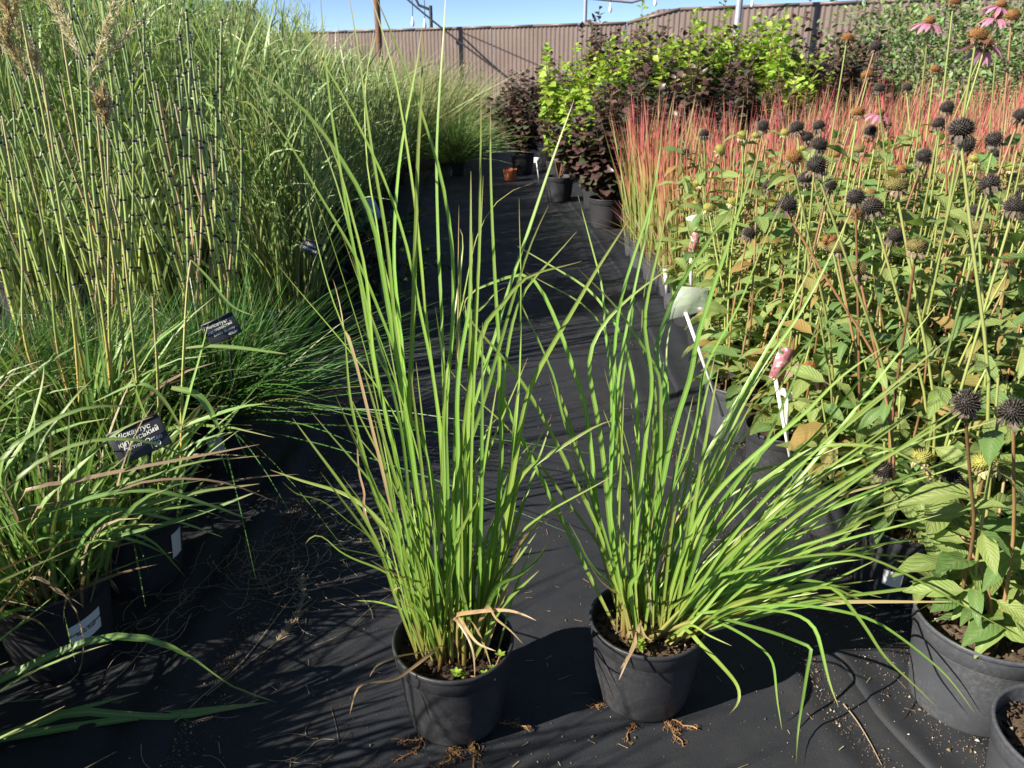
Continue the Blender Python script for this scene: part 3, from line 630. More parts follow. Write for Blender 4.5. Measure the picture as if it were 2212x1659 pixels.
def hero(name, label, rimc, rt, h, tr, trd, nfill, fill_dirs, soil, seed, gz, nroot=8):
    """a pot of grass: every traced blade and the shorter ones between them are parts of their own"""
    g = ground(*rimc, z=gz+h); root = thing(name, label, 'potted grass', (g[0], g[1], gz))
    zs = gz + pot(root, rt, h, 'pot', soil, .80, crumb=420, seed=seed) + .008
    c = np.array([g[0], g[1], 0.]); o = np.array([g[0], g[1], gz])
    blades = []
    for dry, src in ((0, tr), (1, trd)):
        for line in src.strip().split('\n'):
            p = trace(line)[::-1]; n = len(p)
            ztip = p[-1][1]; low = (max(q[1] for q in p) > rimc[1]+20 and ztip > rimc[1]-60) or (dry and min(q[1] for q in p) > rimc[1]-120)
            k = (-rt*U(1.15, 1.5)) if low else U(-.16, .22)
            y0 = g[1] + U(-.035, .03); P3 = []
            for i, (px, py) in enumerate(p):
                s = ((i+.6)/n)**(.5 if low else 1.2); q = at_y(px, py, y0+k*s)
                if q[2] < gz+.012: q = ground(px, py, gz+.012)
                P3.append(q)
            P3 = np.array(P3); d = P3[0]-c
            if np.hypot(d[0], d[1]) > .012 or P3[0][2] > zs+.01:
                bx = g[0]+np.clip((P3[0][0]-g[0])*.45, -rt*.52, rt*.52); P3 = np.concatenate([[np.array([bx, y0, zs-.006])], P3])
            blades.append((P3, dry, .0062*U(.6, 1.2) if not dry else .0052*U(.8, 1.2)))
    for i in range(nfill):                                     # shorter blades and sheaths between them
        dx, L, lean = fill_dirs(i); a = U(0, 6.28); rr = rt*.5*math.sqrt(U(0, 1)); b = np.array([g[0]+rr*math.cos(a)+dx*.03, g[1]+rr*math.sin(a)*.8, zs-.006])
        e = np.array([dx*lean+rng.normal(0, .06), rng.normal(0, .13), 1.]); e /= np.linalg.norm(e); dr = min(abs(rng.normal(0, .08)), .14)*L
        m = b+e*L*.55; tip = b+e*L+np.array([dx*dr*1.4, rng.normal(0, .04), -dr]); tip[2] = max(tip[2], gz+.02)
        blades.append((np.array([b, b+e*L*.25, m, tip]), float(U(0, 1) < .03), .0058*U(.55, 1.15)))
    for P3, dry, w in blades:
        K = 30; C = spline(P3, K); C[1:-1] = (C[:-2]+2*C[1:-1]+C[2:])/4; C = C - o; L = np.linalg.norm(np.diff(C, axis=0), axis=1).sum()
        R = nrm(np.array([[rng.normal(-.55, .45), -1., rng.normal(.2, .2)]]))
        acc = Acc(); acc.add(*strips(C[None], (w*.62*taper(K, .05, .6, .35, .55))[None], R, .32, r=[U(0, 1)], dry=[dry], twist=[rng.normal(0, .45)]))
        obj('blade', acc.mesh('blade', M['hero']), root)
    # leaf sheaths at the crown
    for i in range(26):
        a = U(0, 6.28); rr = rt*.5*math.sqrt(U(0, 1)); b = np.array([rr*math.cos(a), rr*math.sin(a)*.8, zs-gz-.008]); dx, L, lean = fill_dirs(i)
        hgt = U(.07, .16); e = np.array([dx*lean*.8+rng.normal(0, .05), rng.normal(0, .08), 1.])
        C = spline([b, b+e*hgt*.5, b+e*hgt], 5)[None]; acc = Acc(); V, Q, T_, Cc = tubes(C, np.linspace(.0052, .0030, 5)[None]*U(.8, 1.2), 6); Cc[:, 0] *= .16; acc.add(V, Q, T_, Cc)
        obj('sheath', acc.mesh('sheath', M['hero']), root)
    # roots creeping out of the drain holes
    for i in range(nroot):
        a = U(-2.9, -.1); acc = Acc(); b = np.array([rt*.79*math.cos(a), rt*.79*math.sin(a), .002]); n = 22
        d = np.array([math.cos(a), math.sin(a), 0]); out = []
        main = np.cumsum(np.concatenate([[b], d*.0045*U(.5, 1.5)+rng.normal(0, .0045, (7, 3))*np.array([1, 1, .5])]), 0)
        for j in range(n):
            s = main[rng.integers(0, 7)]; q = s+np.cumsum(np.concatenate([[[0, 0, 0]], rng.normal(0, .0035, (4, 3))+d*.001]), 0); q[:, 2] = np.clip(q[:, 2], .001, .012); out.append(spline(q, 6))
        acc.add(*tubes(np.array(out), np.full((n, 6), .0005), 3)); main[:, 2] = np.clip(main[:, 2], .002, .02); acc.add(*tubes(spline(main, 8)[None], np.full((1, 8), .0014), 4))
        ro = obj('root_tuft', acc.mesh('root_tuft', M['root']), root); ro['kind'] = 'stuff'
    return root, g, zs
def fd_left(i):
    dx = U(-1, 1); return (dx, U(.16, .55), U(.15, .40)) if i % 4 else (dx, U(.5, .95), U(.04, .16))
def fd_right(i):
    if i % 5 < 2: dx = U(-.5, .3); return dx, U(.18, .6), U(.2, .5)
    if i % 5 == 4: return 1., U(.25, .48), U(1.4, 3.0)
    return 1., U(.3, .75), U(.25, 1.1)
hl, gl, zl = hero('potted_grass', 'tall upright silver grass in a black pot standing alone on the fabric path', (979, 1376), .109, .178, LEFT, LEFT_DRY, 74, fd_left, 'soil', 1, .012)
hr, gr, zr = hero('potted_grass', 'splayed silver grass flopping over one side of its black pot on the path', (1400, 1334), .107, .178, RIGHT, RIGHT_DRY, 88, fd_right, 'soil_dry', 2, .014, 5)
# weeds in the two pots: a creeping purslane and a seedling
def weed(name, label, base, runners, size):
    w = thing(name, label, 'weed', base)
    for pts in runners:
        st = tube_obj('runner', pts, .0016, 'root', w, 10, 5); end = spline(pts, 10)
        tv, tq, tc = leaf_template(4, .55, .1, .15, pet=.1)
        for p in (end[-1], end[6], end[4]):
            n = 6; a = np.linspace(0, 6.28, n, endpoint=False)+U(0, 1); x = np.stack([np.cos(a), np.sin(a), U(.2, .8, n)], 1); acc = Acc()
            acc.add(*scatter(tv, tq, None, frames(x, np.tile((0, 0, 1.), (n, 1)), size*U(.7, 1.1, n)), np.tile(p, (n, 1)), tc)); obj('leaf_rosette', acc.mesh('leaf_rosette', M['lime']), st)
weed('purslane', 'tiny creeping purslane at the front of the upright grass pot', (gl[0]+.03, gl[1]-.07, zl), [[(0, 0, .004), (.02, -.01, .012), (.045, .0, .02), (.055, .02, .03)], [(0, 0, .004), (-.015, -.006, .012), (-.02, -.01, .02)]], .012)
weed('seedling', 'small round leaved seedling at the crown of the splayed grass', (gr[0]-.02, gr[1]-.055, zr), [[(0, 0, .002), (-.004, -.006, .012), (-.008, -.01, .022)]], .016)

# ------------------------------------------------------------------ beds on the left: silver grass, horsetail, fountain grass, reeds
def clump_obj(name, root, mat, *gs):
    acc = Acc()
    for g in gs: acc.add(*g)
    o = obj(name, acc.mesh(name, M[mat], origin=root.location), root); o['kind'] = 'stuff'; return o
def traced_part(root, name, mat, s, yplane, w, base=None, dry=0, k=0., r=None, rot=None):
    p = trace(s); P3 = np.array([at_y(px, py, yplane+k*i/max(1, len(p)-1)) for i, (px, py) in enumerate(p)])
    P3[:, 2] = np.maximum(P3[:, 2], .02)
    if base is not None: P3 = np.concatenate([[base], P3])
    K = 20; C = spline(P3, K)-np.array(root.location); acc = Acc()
    acc.add(*strips(C[None], (w*.72*taper(K, .05, .55, .4, .6))[None], nrm(np.array([[rng.normal(-.3, .2), -.6, .75]]) if rot is None else np.array([rot])), .3, r=[U(0, 1) if r is None else r], dry=[dry], twist=[rng.normal(0, .4)]))
    return obj(name, acc.mesh(name, M[mat]), root)
def cane(root, pts, r, seg=26, r_=None, name='cane'):
    """a jointed grass cane with a swollen node every so often"""
    C = spline(pts, seg)-np.array(root.location); R = np.linspace(r, r*.55, seg); acc = Acc()
    V, Q, T_, Cc = tubes(C[None], R[None], 6, r=[U(0, 1) if r_ is None else r_]); acc.add(V, Q, T_, Cc)
    for j in range(3, seg-2, 4):
        d = nrm(C[j+1]-C[j]); ring = np.array([C[j]-d*.003, C[j], C[j]+d*.003]); V, Q, T_, Cc = tubes(ring[None], np.array([[R[j], R[j]*1.35, R[j]]]), 6, r=[.2]); Cc[:, 0] = .05; acc.add(V, Q, T_, Cc)
    return obj(name, acc.mesh(name, M['cane']), root)
def plume(root, p, d, L, n=7, hair=.020, spread=.12, dry=0.):
    """feathery seed head: finger-like branches set with fine hairs"""
    acc = Acc(); p = np.asarray(p)-np.array(root.location); d = nrm(np.asarray(d, float)); Cs, hs, hd = [], [], []
    for i in range(n):
        s = p+d*L*.35*i/n; e = nrm(d+rng.normal(0, spread, 3)); l = L*U(.55, .75); bend = rng.normal(0, .10, 3)*l
        q = spline([s, s+e*l*.5, s+e*l+bend], 7); Cs.append(q)
        for j in range(80):
            f = U(.05, 1); k = f*6; a = int(min(5, k)); c = q[a]+(q[a+1]-q[a])*(k-a); v = nrm(e+rng.normal(0, .55, 3))*hair*U(.5, 1.2); hs.append([c, c+v*.5, c+v])
    acc.add(*tubes(np.array(Cs), np.full((n, 7), .0009), 3, dry=np.full(n, dry)))
    hs = np.array(hs); m = len(hs); acc.add(*strips(hs, np.tile((.0010, .0012, .0003), (m, 1)), nrm(rng.normal(0, 1, (m, 3))), across=2, dry=np.full(m, dry)))
    return obj('plume', acc.mesh('plume', M['plume']), root)
def silver_grass(label, x, y, n, h, group=None, rt=.113, ph=.2, z=.004, mat='pot', **kw):
    t = thing('silver_grass', label, 'potted grass', (x, y, z), group); zs = z+pot(t, rt, ph, mat, 'soil', .82, seed=int(U(1, 4)))
    clump_obj('blades', t, 'misc', grass((x, y, zs), n, h, .075, .34, .55, .0095, 8, dry=.12), grass((x, y, zs), n//2, h*.55, .08, .7, .6, .008, 7, dry=.25))
    return t, zs
m1, z1 = silver_grass("arching silver grass in the black pot with a white 'Ferner Osten' sticker", -.93, 1.27, 150, .42)
pb = [c for c in m1.children if c.name.startswith('pot')][0]; pb.rotation_euler = (0, 0, 0)
sticker(pb, .113, .2, math.radians(-30), .62, .085, .135, "Міскантус китайський\n'Ferner Osten'", .010)
m2, z2 = silver_grass('silver grass in the black pot holding the handwritten slate sign', -.885, 1.53, 95, .36)
pb = [c for c in m2.children if c.name.startswith('pot')][0]; pb.rotation_euler = (0, 0, 0)
sticker(pb, .113, .2, math.radians(-8), .35, .075, .14, None)
m3, z3 = silver_grass('plumed silver grass with tall orange canes behind the slate sign', -1.10, 1.80, 170, .52)
m4, z4 = silver_grass('silver grass tuft at the foot of the horsetails beside the fountain grass', -1.38, 1.62, 150, .55)
for i, (x, y, h) in enumerate(((-.99, .86, .30), (-1.0, .42, .62), (-1.02, .12, .6), (-1.05, -.3, .6), (-1.24, 1.24, .50), (-1.38, .85, .55), (-1.36, .52, 1.0), (-1.42, .12, 1.15), (-1.42, -.30, 1.15), (-1.08, .74, .62), (-1.55, 1.4, .6))):
    t, zz = silver_grass('silver grass with long drooping blades in the row beside the path edge', x, y, 130, h, 'silver grasses in the row along the path edge')
    if i == 0:
        for s, w in (('P -200,1560 -80,1505 0,1470 170,1392 290,1375 400,1410 500,1480 600,1530', .010), ('P -180,1700 -60,1630 0,1600 60,1570 130,1542 220,1518 300,1495', .010),
                     ('P -160,1720 -40,1640 60,1570 160,1538 280,1545 400,1590 500,1620 600,1642', .011), ('P -150,1740 -40,1665 100,1642 250,1640 420,1646 600,1643', .011)):
            traced_part(t, 'blade', 'misc', s, 1.0, w, base=(x, y, zz), k=.12, r=U(.3, .9))
for s, w, r in (('P 0,1290 100,1205 200,1140 300,1095 420,1065 560,1045', .009, .55), ('P 60,1230 130,1205 230,1168 330,1140 440,1106 560,1060', .008, .8), ('P 30,1150 140,1120 260,1110 380,1095 500,1085', .007, .2),
                ('P 20,1120 150,1085 300,1040 420,1000 560,985', .006, .3), ('P 50,1200 160,1155 260,1150 330,1170 400,1245', .005, .9), ('P 40,1190 120,1120 250,1100 380,1125 480,1160', .006, .4)):
    traced_part(m1, 'blade', 'misc', s, 1.22, w, base=(-.93, 1.27, z1), k=.1, r=r)
for s, w, d in (('P 40,1080 160,1040 300,1010 430,985 560,960', .006, 1), ('P 60,1140 200,1075 330,1060 450,1090 545,1125', .007, 0), ('P 80,1120 170,1010 260,930 330,900', .008, 0), ('P 20,1100 90,960 160,860 200,820', .008, 0), ('P 60,1180 180,1150 300,1170 390,1215', .006, 0),
                ('P 10,1060 60,940 90,840 95,790', .009, 0), ('P 30,1070 110,985 220,950 340,960 440,1010', .007, 0), ('P 0,1030 80,930 190,880 300,880', .008, 0), ('P 70,1110 190,1085 320,1040 470,1040 600,1085', .005, 1)):
    traced_part(m1, 'blade', 'misc', s, 1.2, w, base=(-.93+U(-.03, .03), 1.27, z1), k=.12, dry=d)
for s in ('P 60,1250 110,1260 160,1310 180,1380 175,1440 150,1475 60,1500', 'P 20,1330 80,1340 130,1400 165,1470', 'P 105,1230 110,1270 150,1290 180,1310'):
    traced_part(m1, 'dead_blade', 'misc', s, 1.12, .004, base=(-.93, 1.22, z1), dry=1)
for s, y in (('P 180,910 168,800 160,700 130,450 90,230 65,130 45,20', 1.72), ('P 248,920 238,820 230,740 190,450 160,230 140,110 128,0', 1.72), ('P 280,920 270,780 255,640 225,400 210,250', 1.75), ('P 240,800 235,640 236,470 233,300', 1.74),
             ('P 165,720 140,520 112,300 90,150', 1.78), ('P 300,900 285,700 265,520 240,420', 1.7), ('P 130,780 110,600 90,470 60,350', 1.8), ('P 60,760 48,560 30,400 5,250', 1.8)):
    p = trace(s); P3 = np.array([at_y(a, b, y) for a, b in p]); P3 = np.concatenate([[np.array([P3[0][0]*.5-.55, 1.80, z3])], P3]); cane(m3, P3, .0042)
for s in ('P 390,1010 392,900 398,740 405,620 413,562', 'P 345,960 340,800 330,640'):
    p = trace(s); P3 = np.array([at_y(a, b, 1.56) for a, b in p]); P3 = np.concatenate([[np.array([P3[0][0]*.5-.42, 1.53, z2])], P3]); cane(m2, P3, .0042)
for s, w in (('P 413,562 450,600 500,660 552,684', .004), ('P 402,752 450,748 520,752 620,765', .006), ('P 370,838 420,850 450,880 475,930', .011), ('P 300,800 340,740 400,690 420,640', .006), ('P 400,920 440,905 520,880 575,872', .007),
             ('P 285,800 300,860 330,930 350,960', .006), ('P 390,930 410,850 430,780 450,700', .007), ('P 390,920 350,860 300,830 200,870', .006)):
    traced_part(m2, 'blade', 'misc', s, 1.52, w, r=U(.3, .9))
for (px, py, y, dx, L, n, d) in ((45, 60, 1.72, -.22, .24, 8, .6), (62, 150, 1.75, -.3, .17, 6, .4), (190, 150, 1.7, .55, .25, 5, 0.), (178, 110, 1.7, -.25, .26, 6, .0), (233, 255, 1.74, .0, .10, 5, .6), (82, 140, 1.78, -.05, .07, 4, .2), (5, 90, 1.75, .5, .16, 5, .1)):
    plume(m3, at_y(px, py+30, y), (dx, 0, 1), L, n, dry=d)
# horsetail: every jointed stem is a part
HT = {}
def horsetail_mesh(seed):
    r = np.random.default_rng(seed); acc = Acc(); h = 1.0; z = 0.; n = 0; P = []
    lean = r.normal(0, .02, 2)
    def c(z): return np.array([lean[0]*z+.012*math.sin(z*5+seed), lean[1]*z+.012*math.cos(z*4+seed*2), z])
    while z < h:
        s = r.uniform(.062, .10); e = min(h, z+s); rad = .0058*(1-.42*z)
        C = np.stack([c(z), c((z+e)/2), c(e)]); V, Q, T_, Cc = tubes(C[None], np.full((1, 3), rad), 6, r=[r.uniform(0, 1)]); Cc[:, 0] = z; acc.add(V, Q, T_, Cc, 0)
        d = np.stack([c(e-.0058), c(e-.002), c(e+.0015)]); V, Q, T_, Cc = tubes(d[None], np.array([[rad*1.12, rad*1.3, rad*1.05]]), 6); acc.add(V, Q, T_, Cc, 1)
        d = np.stack([c(e-.0095), c(e-.0058)]); V, Q, T_, Cc = tubes(d[None], np.full((1, 2), rad*1.14), 6); acc.add(V, Q, T_, Cc, 2)
        z = e+.001
    return acc.mesh('stem', M['horse'], M['band'], M['ring'])
M['horse'] = leafy('horsetail_stem', [(0, (.42, .44, .11)), (.3, (.34, .41, .11)), (.6, (.27, .35, .11)), (1, (.20, .27, .10))], (.4, .25, .08), 0, .4, .4, rib=0, hue=.008, val=.5)
M['horse_old'] = leafy('old_horsetail_stem', [(0, (.40, .26, .10)), (.5, (.42, .30, .16)), (1, (.30, .25, .17))], (.4, .25, .08), 0, .5, .4, rib=0)
M['band'] = plain('black_node_band', (.02, .02, .018), .6); M['ring'] = plain('pale_node_ring', (.42, .38, .28), .6)
HM = [horsetail_mesh(i) for i in range(6)]; HO = []
for m in HM[:2]:
    o_ = m.copy(); o_.materials[0] = M['horse_old']; HO.append(o_)
for i, (x, y, n, hh, lx, ly) in enumerate(((-1.05, 2.55, 18, 1.16, -.14, 0), (-1.38, 2.45, 15, 1.22, -.12, 0), (-1.22, 2.82, 14, 1.28, -.05, .02), (-1.68, 2.5, 12, 1.22, -.03, 0), (-1.50, 2.88, 12, 1.32, -.08, 0), (-1.72, 2.05, 12, 1.18, .06, 0)  )):
    t = thing('horsetail', ('horsetail just behind the fountain grass, its green banded stems leaning in one sheaf', 'horsetail between two others, its banded stems rising behind the orange canes', 'tallest horsetail sheaf standing against the reed grass', 'horsetail behind the plumed canes, mixed with dead grey stems', 'thin horsetail sheaf deepest in the bed before the reeds', 'sparse horsetail at the outer end of the horsetail row')[i], 'potted plant', (x, y, .004), 'horsetails between silver grass and reeds')
    zs = pot(t, .113, .2, 'pot', 'soil', .82)
    for k in range(n):
        a = U(0, 6.28); q = .1*math.sqrt(U(0, 1)); sc = hh*U(.62, 1.0); old = U(0, 1) < .12
        s = obj('stem', HO[k % 2] if old else HM[int(U(0, 6))], t, (q*math.cos(a), q*math.sin(a), zs-.01), (rng.normal(0, .06)-ly, rng.normal(lx, .075), U(0, 6.28)), None)
        f = U(.9, 1.25); s.scale = (f, f, sc*(.8 if old else 1))
# fountain grass mound with its slate sign
def mound(name, label, x, y, n, h, w, mat, group=None, z=.004, lean=.55, droop=.55, dry=.04, rt=.1, spread=.07, n2=0):
    t = thing(name, label, 'potted grass', (x, y, z), group); zs = z+pot(t, rt, .17, 'pot', 'soil', .82)
    clump_obj('blades', t, mat, grass((x, y, zs), n, h, spread, lean, droop, w, 8, dry=dry, across=2, hmin=.45), *( [grass((x, y, zs), n2, h*1.15, spread, lean*1.6, droop, w, 8, dry=dry, across=2, hmin=.6)] if n2 else []))
    return t
fg = mound('fountain_grass', 'dark green fountain grass mound spilling over the fabric edge by the small slate sign', -.90, 2.12, 1000, .50, .0034, 'fine', n2=300)
mound('fountain_grass', 'fine dark fountain grass tuft between horsetails and silver grass', -1.18, 2.10, 800, .50, .0034, 'fine')
mound('fountain_grass', 'fine bright fountain grass tuft behind the slate sign', -1.28, 1.95, 420, .5, .0036, 'misc', dry=.15)
for x, y in ((-1.50, 2.05), (-1.45, 1.9)): mound('fountain_grass', 'fine fountain grass tuft hidden among the silver grasses', x, y, 420, .5, .0036, 'fine', 'fountain grasses among the silver grasses')
pb = [c for c in fg.children if c.name.startswith('pot')][0]; pb.rotation_euler = (0, 0, 0); sticker(pb, .1, .17, math.radians(-75), .5, .07, .13)
# tall reed grasses: stems with blades set along them
def reeds(label, x, y, n, h, group, w=.0105, rt=.13, extra=0, mat='reed', nl=6, plain_pot=True, lean=.07):
    t = thing('reed_grass', label, 'potted grass', (x, y, .004), group); zs = .004+pot(t, rt, .2, 'pot', 'soil', .82)
    a = U(0, 6.28, n); q = .11*np.sqrt(U(0, 1, n)); b = np.stack([x+q*np.cos(a), y+q*np.sin(a), np.full(n, zs)], 1); L = h*U(.7, 1, n)
    e = np.stack([rng.normal(0, lean, n)+.4*lean*np.cos(a), rng.normal(0, lean, n), np.ones(n)], 1); tt = np.linspace(0, 1, 6)
    C = b[:, None]+e[:, None]*(L[:, None]*tt[None])[..., None]; C[..., :2] += (rng.normal(0, .05, (n, 2))*L[:, None])[:, None]*(tt**2)[None, :, None]
    acc = Acc(); acc.add(*tubes(C, np.tile(np.linspace(.0042, .0018, 6), (n, 1)), 4, dry=(U(0, 1, n) < .15)*.8))
    s = obj('stems', acc.mesh('stems', M['reed'], origin=t.location), t); s['kind'] = 'stuff'
    m = n*nl; i = np.repeat(np.arange(n), nl); f = U(.12, .97, m); P = np.stack([np.interp(f, tt, np.arange(6))], 0)[0]; k = np.minimum(P.astype(int), 4); p0 = C[i, k]+(C[i, k+1]-C[i, k])*(P-k)[:, None]
    ph = U(0, 6.28, m); u = np.stack([np.cos(ph), np.sin(ph), 0*ph], 1); l = U(.28, .62, m)*(1.15-.5*f); d = U(.02, .55, m)**1.1; t8 = np.linspace(0, 1, 7)[None]
    B = p0[:, None]+u[:, None]*(l[:, None]*(.30*t8+d[:, None]*.7*t8**2))[..., None]; B[..., 2] += l[:, None]*(.9*t8-d[:, None]*t8**2.4); B[..., 2] = np.maximum(B[..., 2], .01)
    acc = Acc(); acc.add(*strips(B, w*.5*U(.7, 1.1, m)[:, None]*taper(7)[None], nrm(.6*u+rng.normal(0, .4, (m, 3))+np.array([-.5, -.4, .3])), .2, dry=(U(0, 1, m) < .08).astype(float), twist=rng.normal(0, .5, m)))
    acc.add(*grass((x, y, zs), 60+extra, h*.6, .1, .22, .4, w, 7, dry=.1))
    o = obj('blades', acc.mesh('blades', M[mat], origin=t.location), t); o['kind'] = 'stuff'; return t
k = 0
for y in np.arange(3.15, 8.4, .46):
    xe = xline(LEFT_RIDGE, y)-.20
    for j, x in enumerate(np.arange(xe-.18, max(-4.6, -.78*y-.3), -.44)):
        x += U(-.06, .06); yy = y+U(-.07, .07); dpt = (xe-x)
        h = min(1.72, .85+dpt*.62+U(-.08, .1)) + (.12 if y < 4.2 and dpt > .6 else 0)
        if j == 0: lab, grp = 'leafy reed grass at the path edge, lower than those behind', 'reed grasses along the path edge'
        else: lab, grp = 'tall pale green reed grass in the dense stand behind the horsetails', 'tall reed grasses in the left bed'
        reeds(lab, x, yy, 30 if j else 24, h, grp, nl=6 if y < 6 else 5)
# a pot with pink-footed switch grass at the path edge, a bramble, soft grasses at the far end
sg = reeds('switch grass with pinkish stems in the scuffed pot by the path', -.93, 3.16, 40, 1.0, None, mat='reed')
br = thing('bramble', 'low dark leafy bramble spreading under the blue tag', 'shrub', (-.80, 4.05, .004))
zs = .004+pot(br, .1, .17, 'pot', 'soil', .82)
def bush(root, n, rx, ry, z0, z1, mat, size, w=.6, up=.3, shell=.45, origin=None):
    """leaves spread through a rounded volume, denser to the outside and in clumps"""
    o = np.array(root.location); nc = max(8, n//45); cc = nrm(rng.normal(0, 1, (nc, 3)))*(U(shell, 1, nc)**.6)[:, None]
    c = cc[rng.integers(0, nc, n)]+rng.normal(0, .17, (n, 3)); P = c*np.array([rx, ry, (z1-z0)/2])+np.array([0, 0, (z0+z1)/2]); P[:, 2] = np.maximum(P[:, 2], .03)
    tv, tq, tc = leaf_template(4, w, .25, .25); x = nrm(c*np.array([1, 1, .5])+rng.normal(0, .6, (n, 3))+np.array([0, 0, up]))
    acc = Acc(); acc.add(*scatter(tv, tq, None, frames(x, nrm(rng.normal(0, .5, (n, 3))+np.array([0, 0, 1.])), size*U(.6, 1.2, n)), P, tc, dry=(U(0, 1, n) < .1)*U(.3, 1, n)))
    b = obj('foliage', acc.mesh('foliage', M[mat]), root); b['kind'] = 'stuff'; return b
bush(br, 900, .36, .42, .02, .46, 'dark_leaf', .06)
for i, a in enumerate((.3, 1.4, 2.6, 3.9, 5.2)): tube_obj('stem', [(0, 0, .14), (.1*math.cos(a), .1*math.sin(a), .3), (.3*math.cos(a), .3*math.sin(a), .34)], .003, 'wood', br, 8, 5)
for x, y, h, n, lab in ((-.62, 8.8, .7, 900, 'arching green grass tussock at the far bend of the path'), (-.75, 9.7, .85, 800, 'arching green grass tussock behind the one at the bend')):
    mound('tussock_grass', lab, x, y, n, h, .006, 'misc', z=.004, lean=.6, droop=.6)
for i, (x, y) in enumerate(((-1.2, 9.2), (-1.9, 9.4), (-1.0, 10.4), (-1.7, 10.3), (-2.5, 10.2), (-.75, 11.3), (-1.4, 11.5), (-2.2, 11.4), (-3.2, 10.8), (-3.0, 9.2), (-3.8, 10.0))):
    mound('feather_grass', 'pale feathery grass in the hazy bed before the fence', x, y, 320, U(1.0, 1.5), .009, 'soft', 'pale feathery grasses before the fence', lean=.35, droop=.4, dry=.2, spread=.25, n2=200)
for x, y, h in ((-.85, 10.9, 1.1), (-.55, 11.6, .95), (-1.3, 12.2, 1.2), (-.2, 12.4, .5)):
    t = thing('willow_shrub', 'pale silvery shrub with thin upright twigs before the fence', 'shrub', (x, y, .004), 'silvery shrubs before the fence')
    pot(t, .13, .2); n = 26
    for part in range(1):
        a = U(0, 6.28, n); e = np.stack([.42*np.cos(a)*U(.2, 1, n), .42*np.sin(a)*U(.2, 1, n), np.ones(n)], 1); Ls = h*U(.6, 1, n); tt = np.linspace(0, 1, 6)
        C = np.array([0, 0, .15])+e[:, None]*(Ls[:, None]*tt)[..., None]; acc = Acc(); acc.add(*tubes(C, np.tile(np.linspace(.004, .001, 6), (n, 1)), 4)); obj('branches', acc.mesh('branches', M['wood']), t)['kind'] = 'stuff'
        m = n*34; i = np.repeat(np.arange(n), 34); f = U(.2, 1, m); P = C[i, 0]+(C[i, 5]-C[i, 0])*f[:, None]; tv, tq, tc = leaf_template(4, .3, .2, .2)
        x_ = nrm(rng.normal(0, .7, (m, 3))+np.array([0, 0, .6])); acc = Acc(); acc.add(*scatter(tv, tq, None, frames(x_, nrm(rng.normal(0, 1, (m, 3))), .055*U(.6, 1.2, m)), P, tc)); obj('foliage', acc.mesh('foliage', M['soft']), t)['kind'] = 'stuff'

# ------------------------------------------------------------------ slate signs and tags
def slate_sign(label, px, py, y, w, h, roll, yaw, tilt, lines, foot, size, sizes=None):
    p = at_y(px, py, y); t = thing('slate_sign', label, 'plant sign', (foot[0], foot[1], foot[2]))
    base = np.array(t.location); Rm = Matrix.Rotation(yaw, 4, 'Z') @ Matrix.Rotation(tilt, 4, 'X') @ Matrix.Rotation(roll, 4, 'Y'); q = p-base
    V, Q = box(-w/2, w/2, -.0022, .0022, -h/2, h/2)
    pl = obj('plate', mesh('plate', V, Q, mats=[M['slate']], smooth=False), t); pl.matrix_local = Matrix.Translation(Vector(q)) @ Rm
    bv = pl.modifiers.new('round', 'BEVEL'); bv.width = .0018; bv.segments = 2
    V, Q = box(-w/2+.002, w/2-.002, -.0048, -.0021, h/2-.006, h/2-.002); obj('lip', mesh('lip', V, Q, mats=[M['slate']], smooth=False), pl)
    for i, (tx, ox) in enumerate(lines):
        o = lettering(tx, size*(sizes[i] if sizes else 1), 'ink', pl, (ox, -.0027, h/2-.010-(i+.5)*(h-.014)/len(lines)), (math.pi/2, -.05*((i % 2)*2-1), 0), .15, thick=.0002, bold=size*.012)
    top = Rm @ Vector((.012*w/.1, .004, -h/2+.012)); a = np.array(top)+q
    tube_obj('stake', [(0, 0, 0), tuple(a*.5), tuple(a)], .0042, 'slate', t, 5, 6)
    return t
slate_sign('black slate sign with white handwriting reading Ferner Osten 180', 301, 948, 1.40, .104, .070, math.radians(-17), math.radians(22), math.radians(-28),
           [('Міскантус', -.006), ('китайський', 0), ('Ferner Osten', .003), ('180', .022)], (-.845, 1.47, .16), .0150, (.95, 1, .92, 1))
slate_sign('smaller slate sign with four handwritten lines in the dark fountain grass', 479, 710, 1.93, .086, .062, math.radians(-19), math.radians(24), math.radians(-24),
           [('Пенісетум', -.01), ('лисохвостий', -.004), ('Little Bunny', .002), ('40см', .02)], (-.80, 1.98, .03), .0125, (1, .9, .95, .9))
slate_sign('small tilted slate sign among pinkish reed stems', 672, 533, 3.02, .075, .05, math.radians(30), math.radians(20), math.radians(-20), [('Просо', -.004), ('прутяне', 0)], (-.86, 3.10, .15), .014)
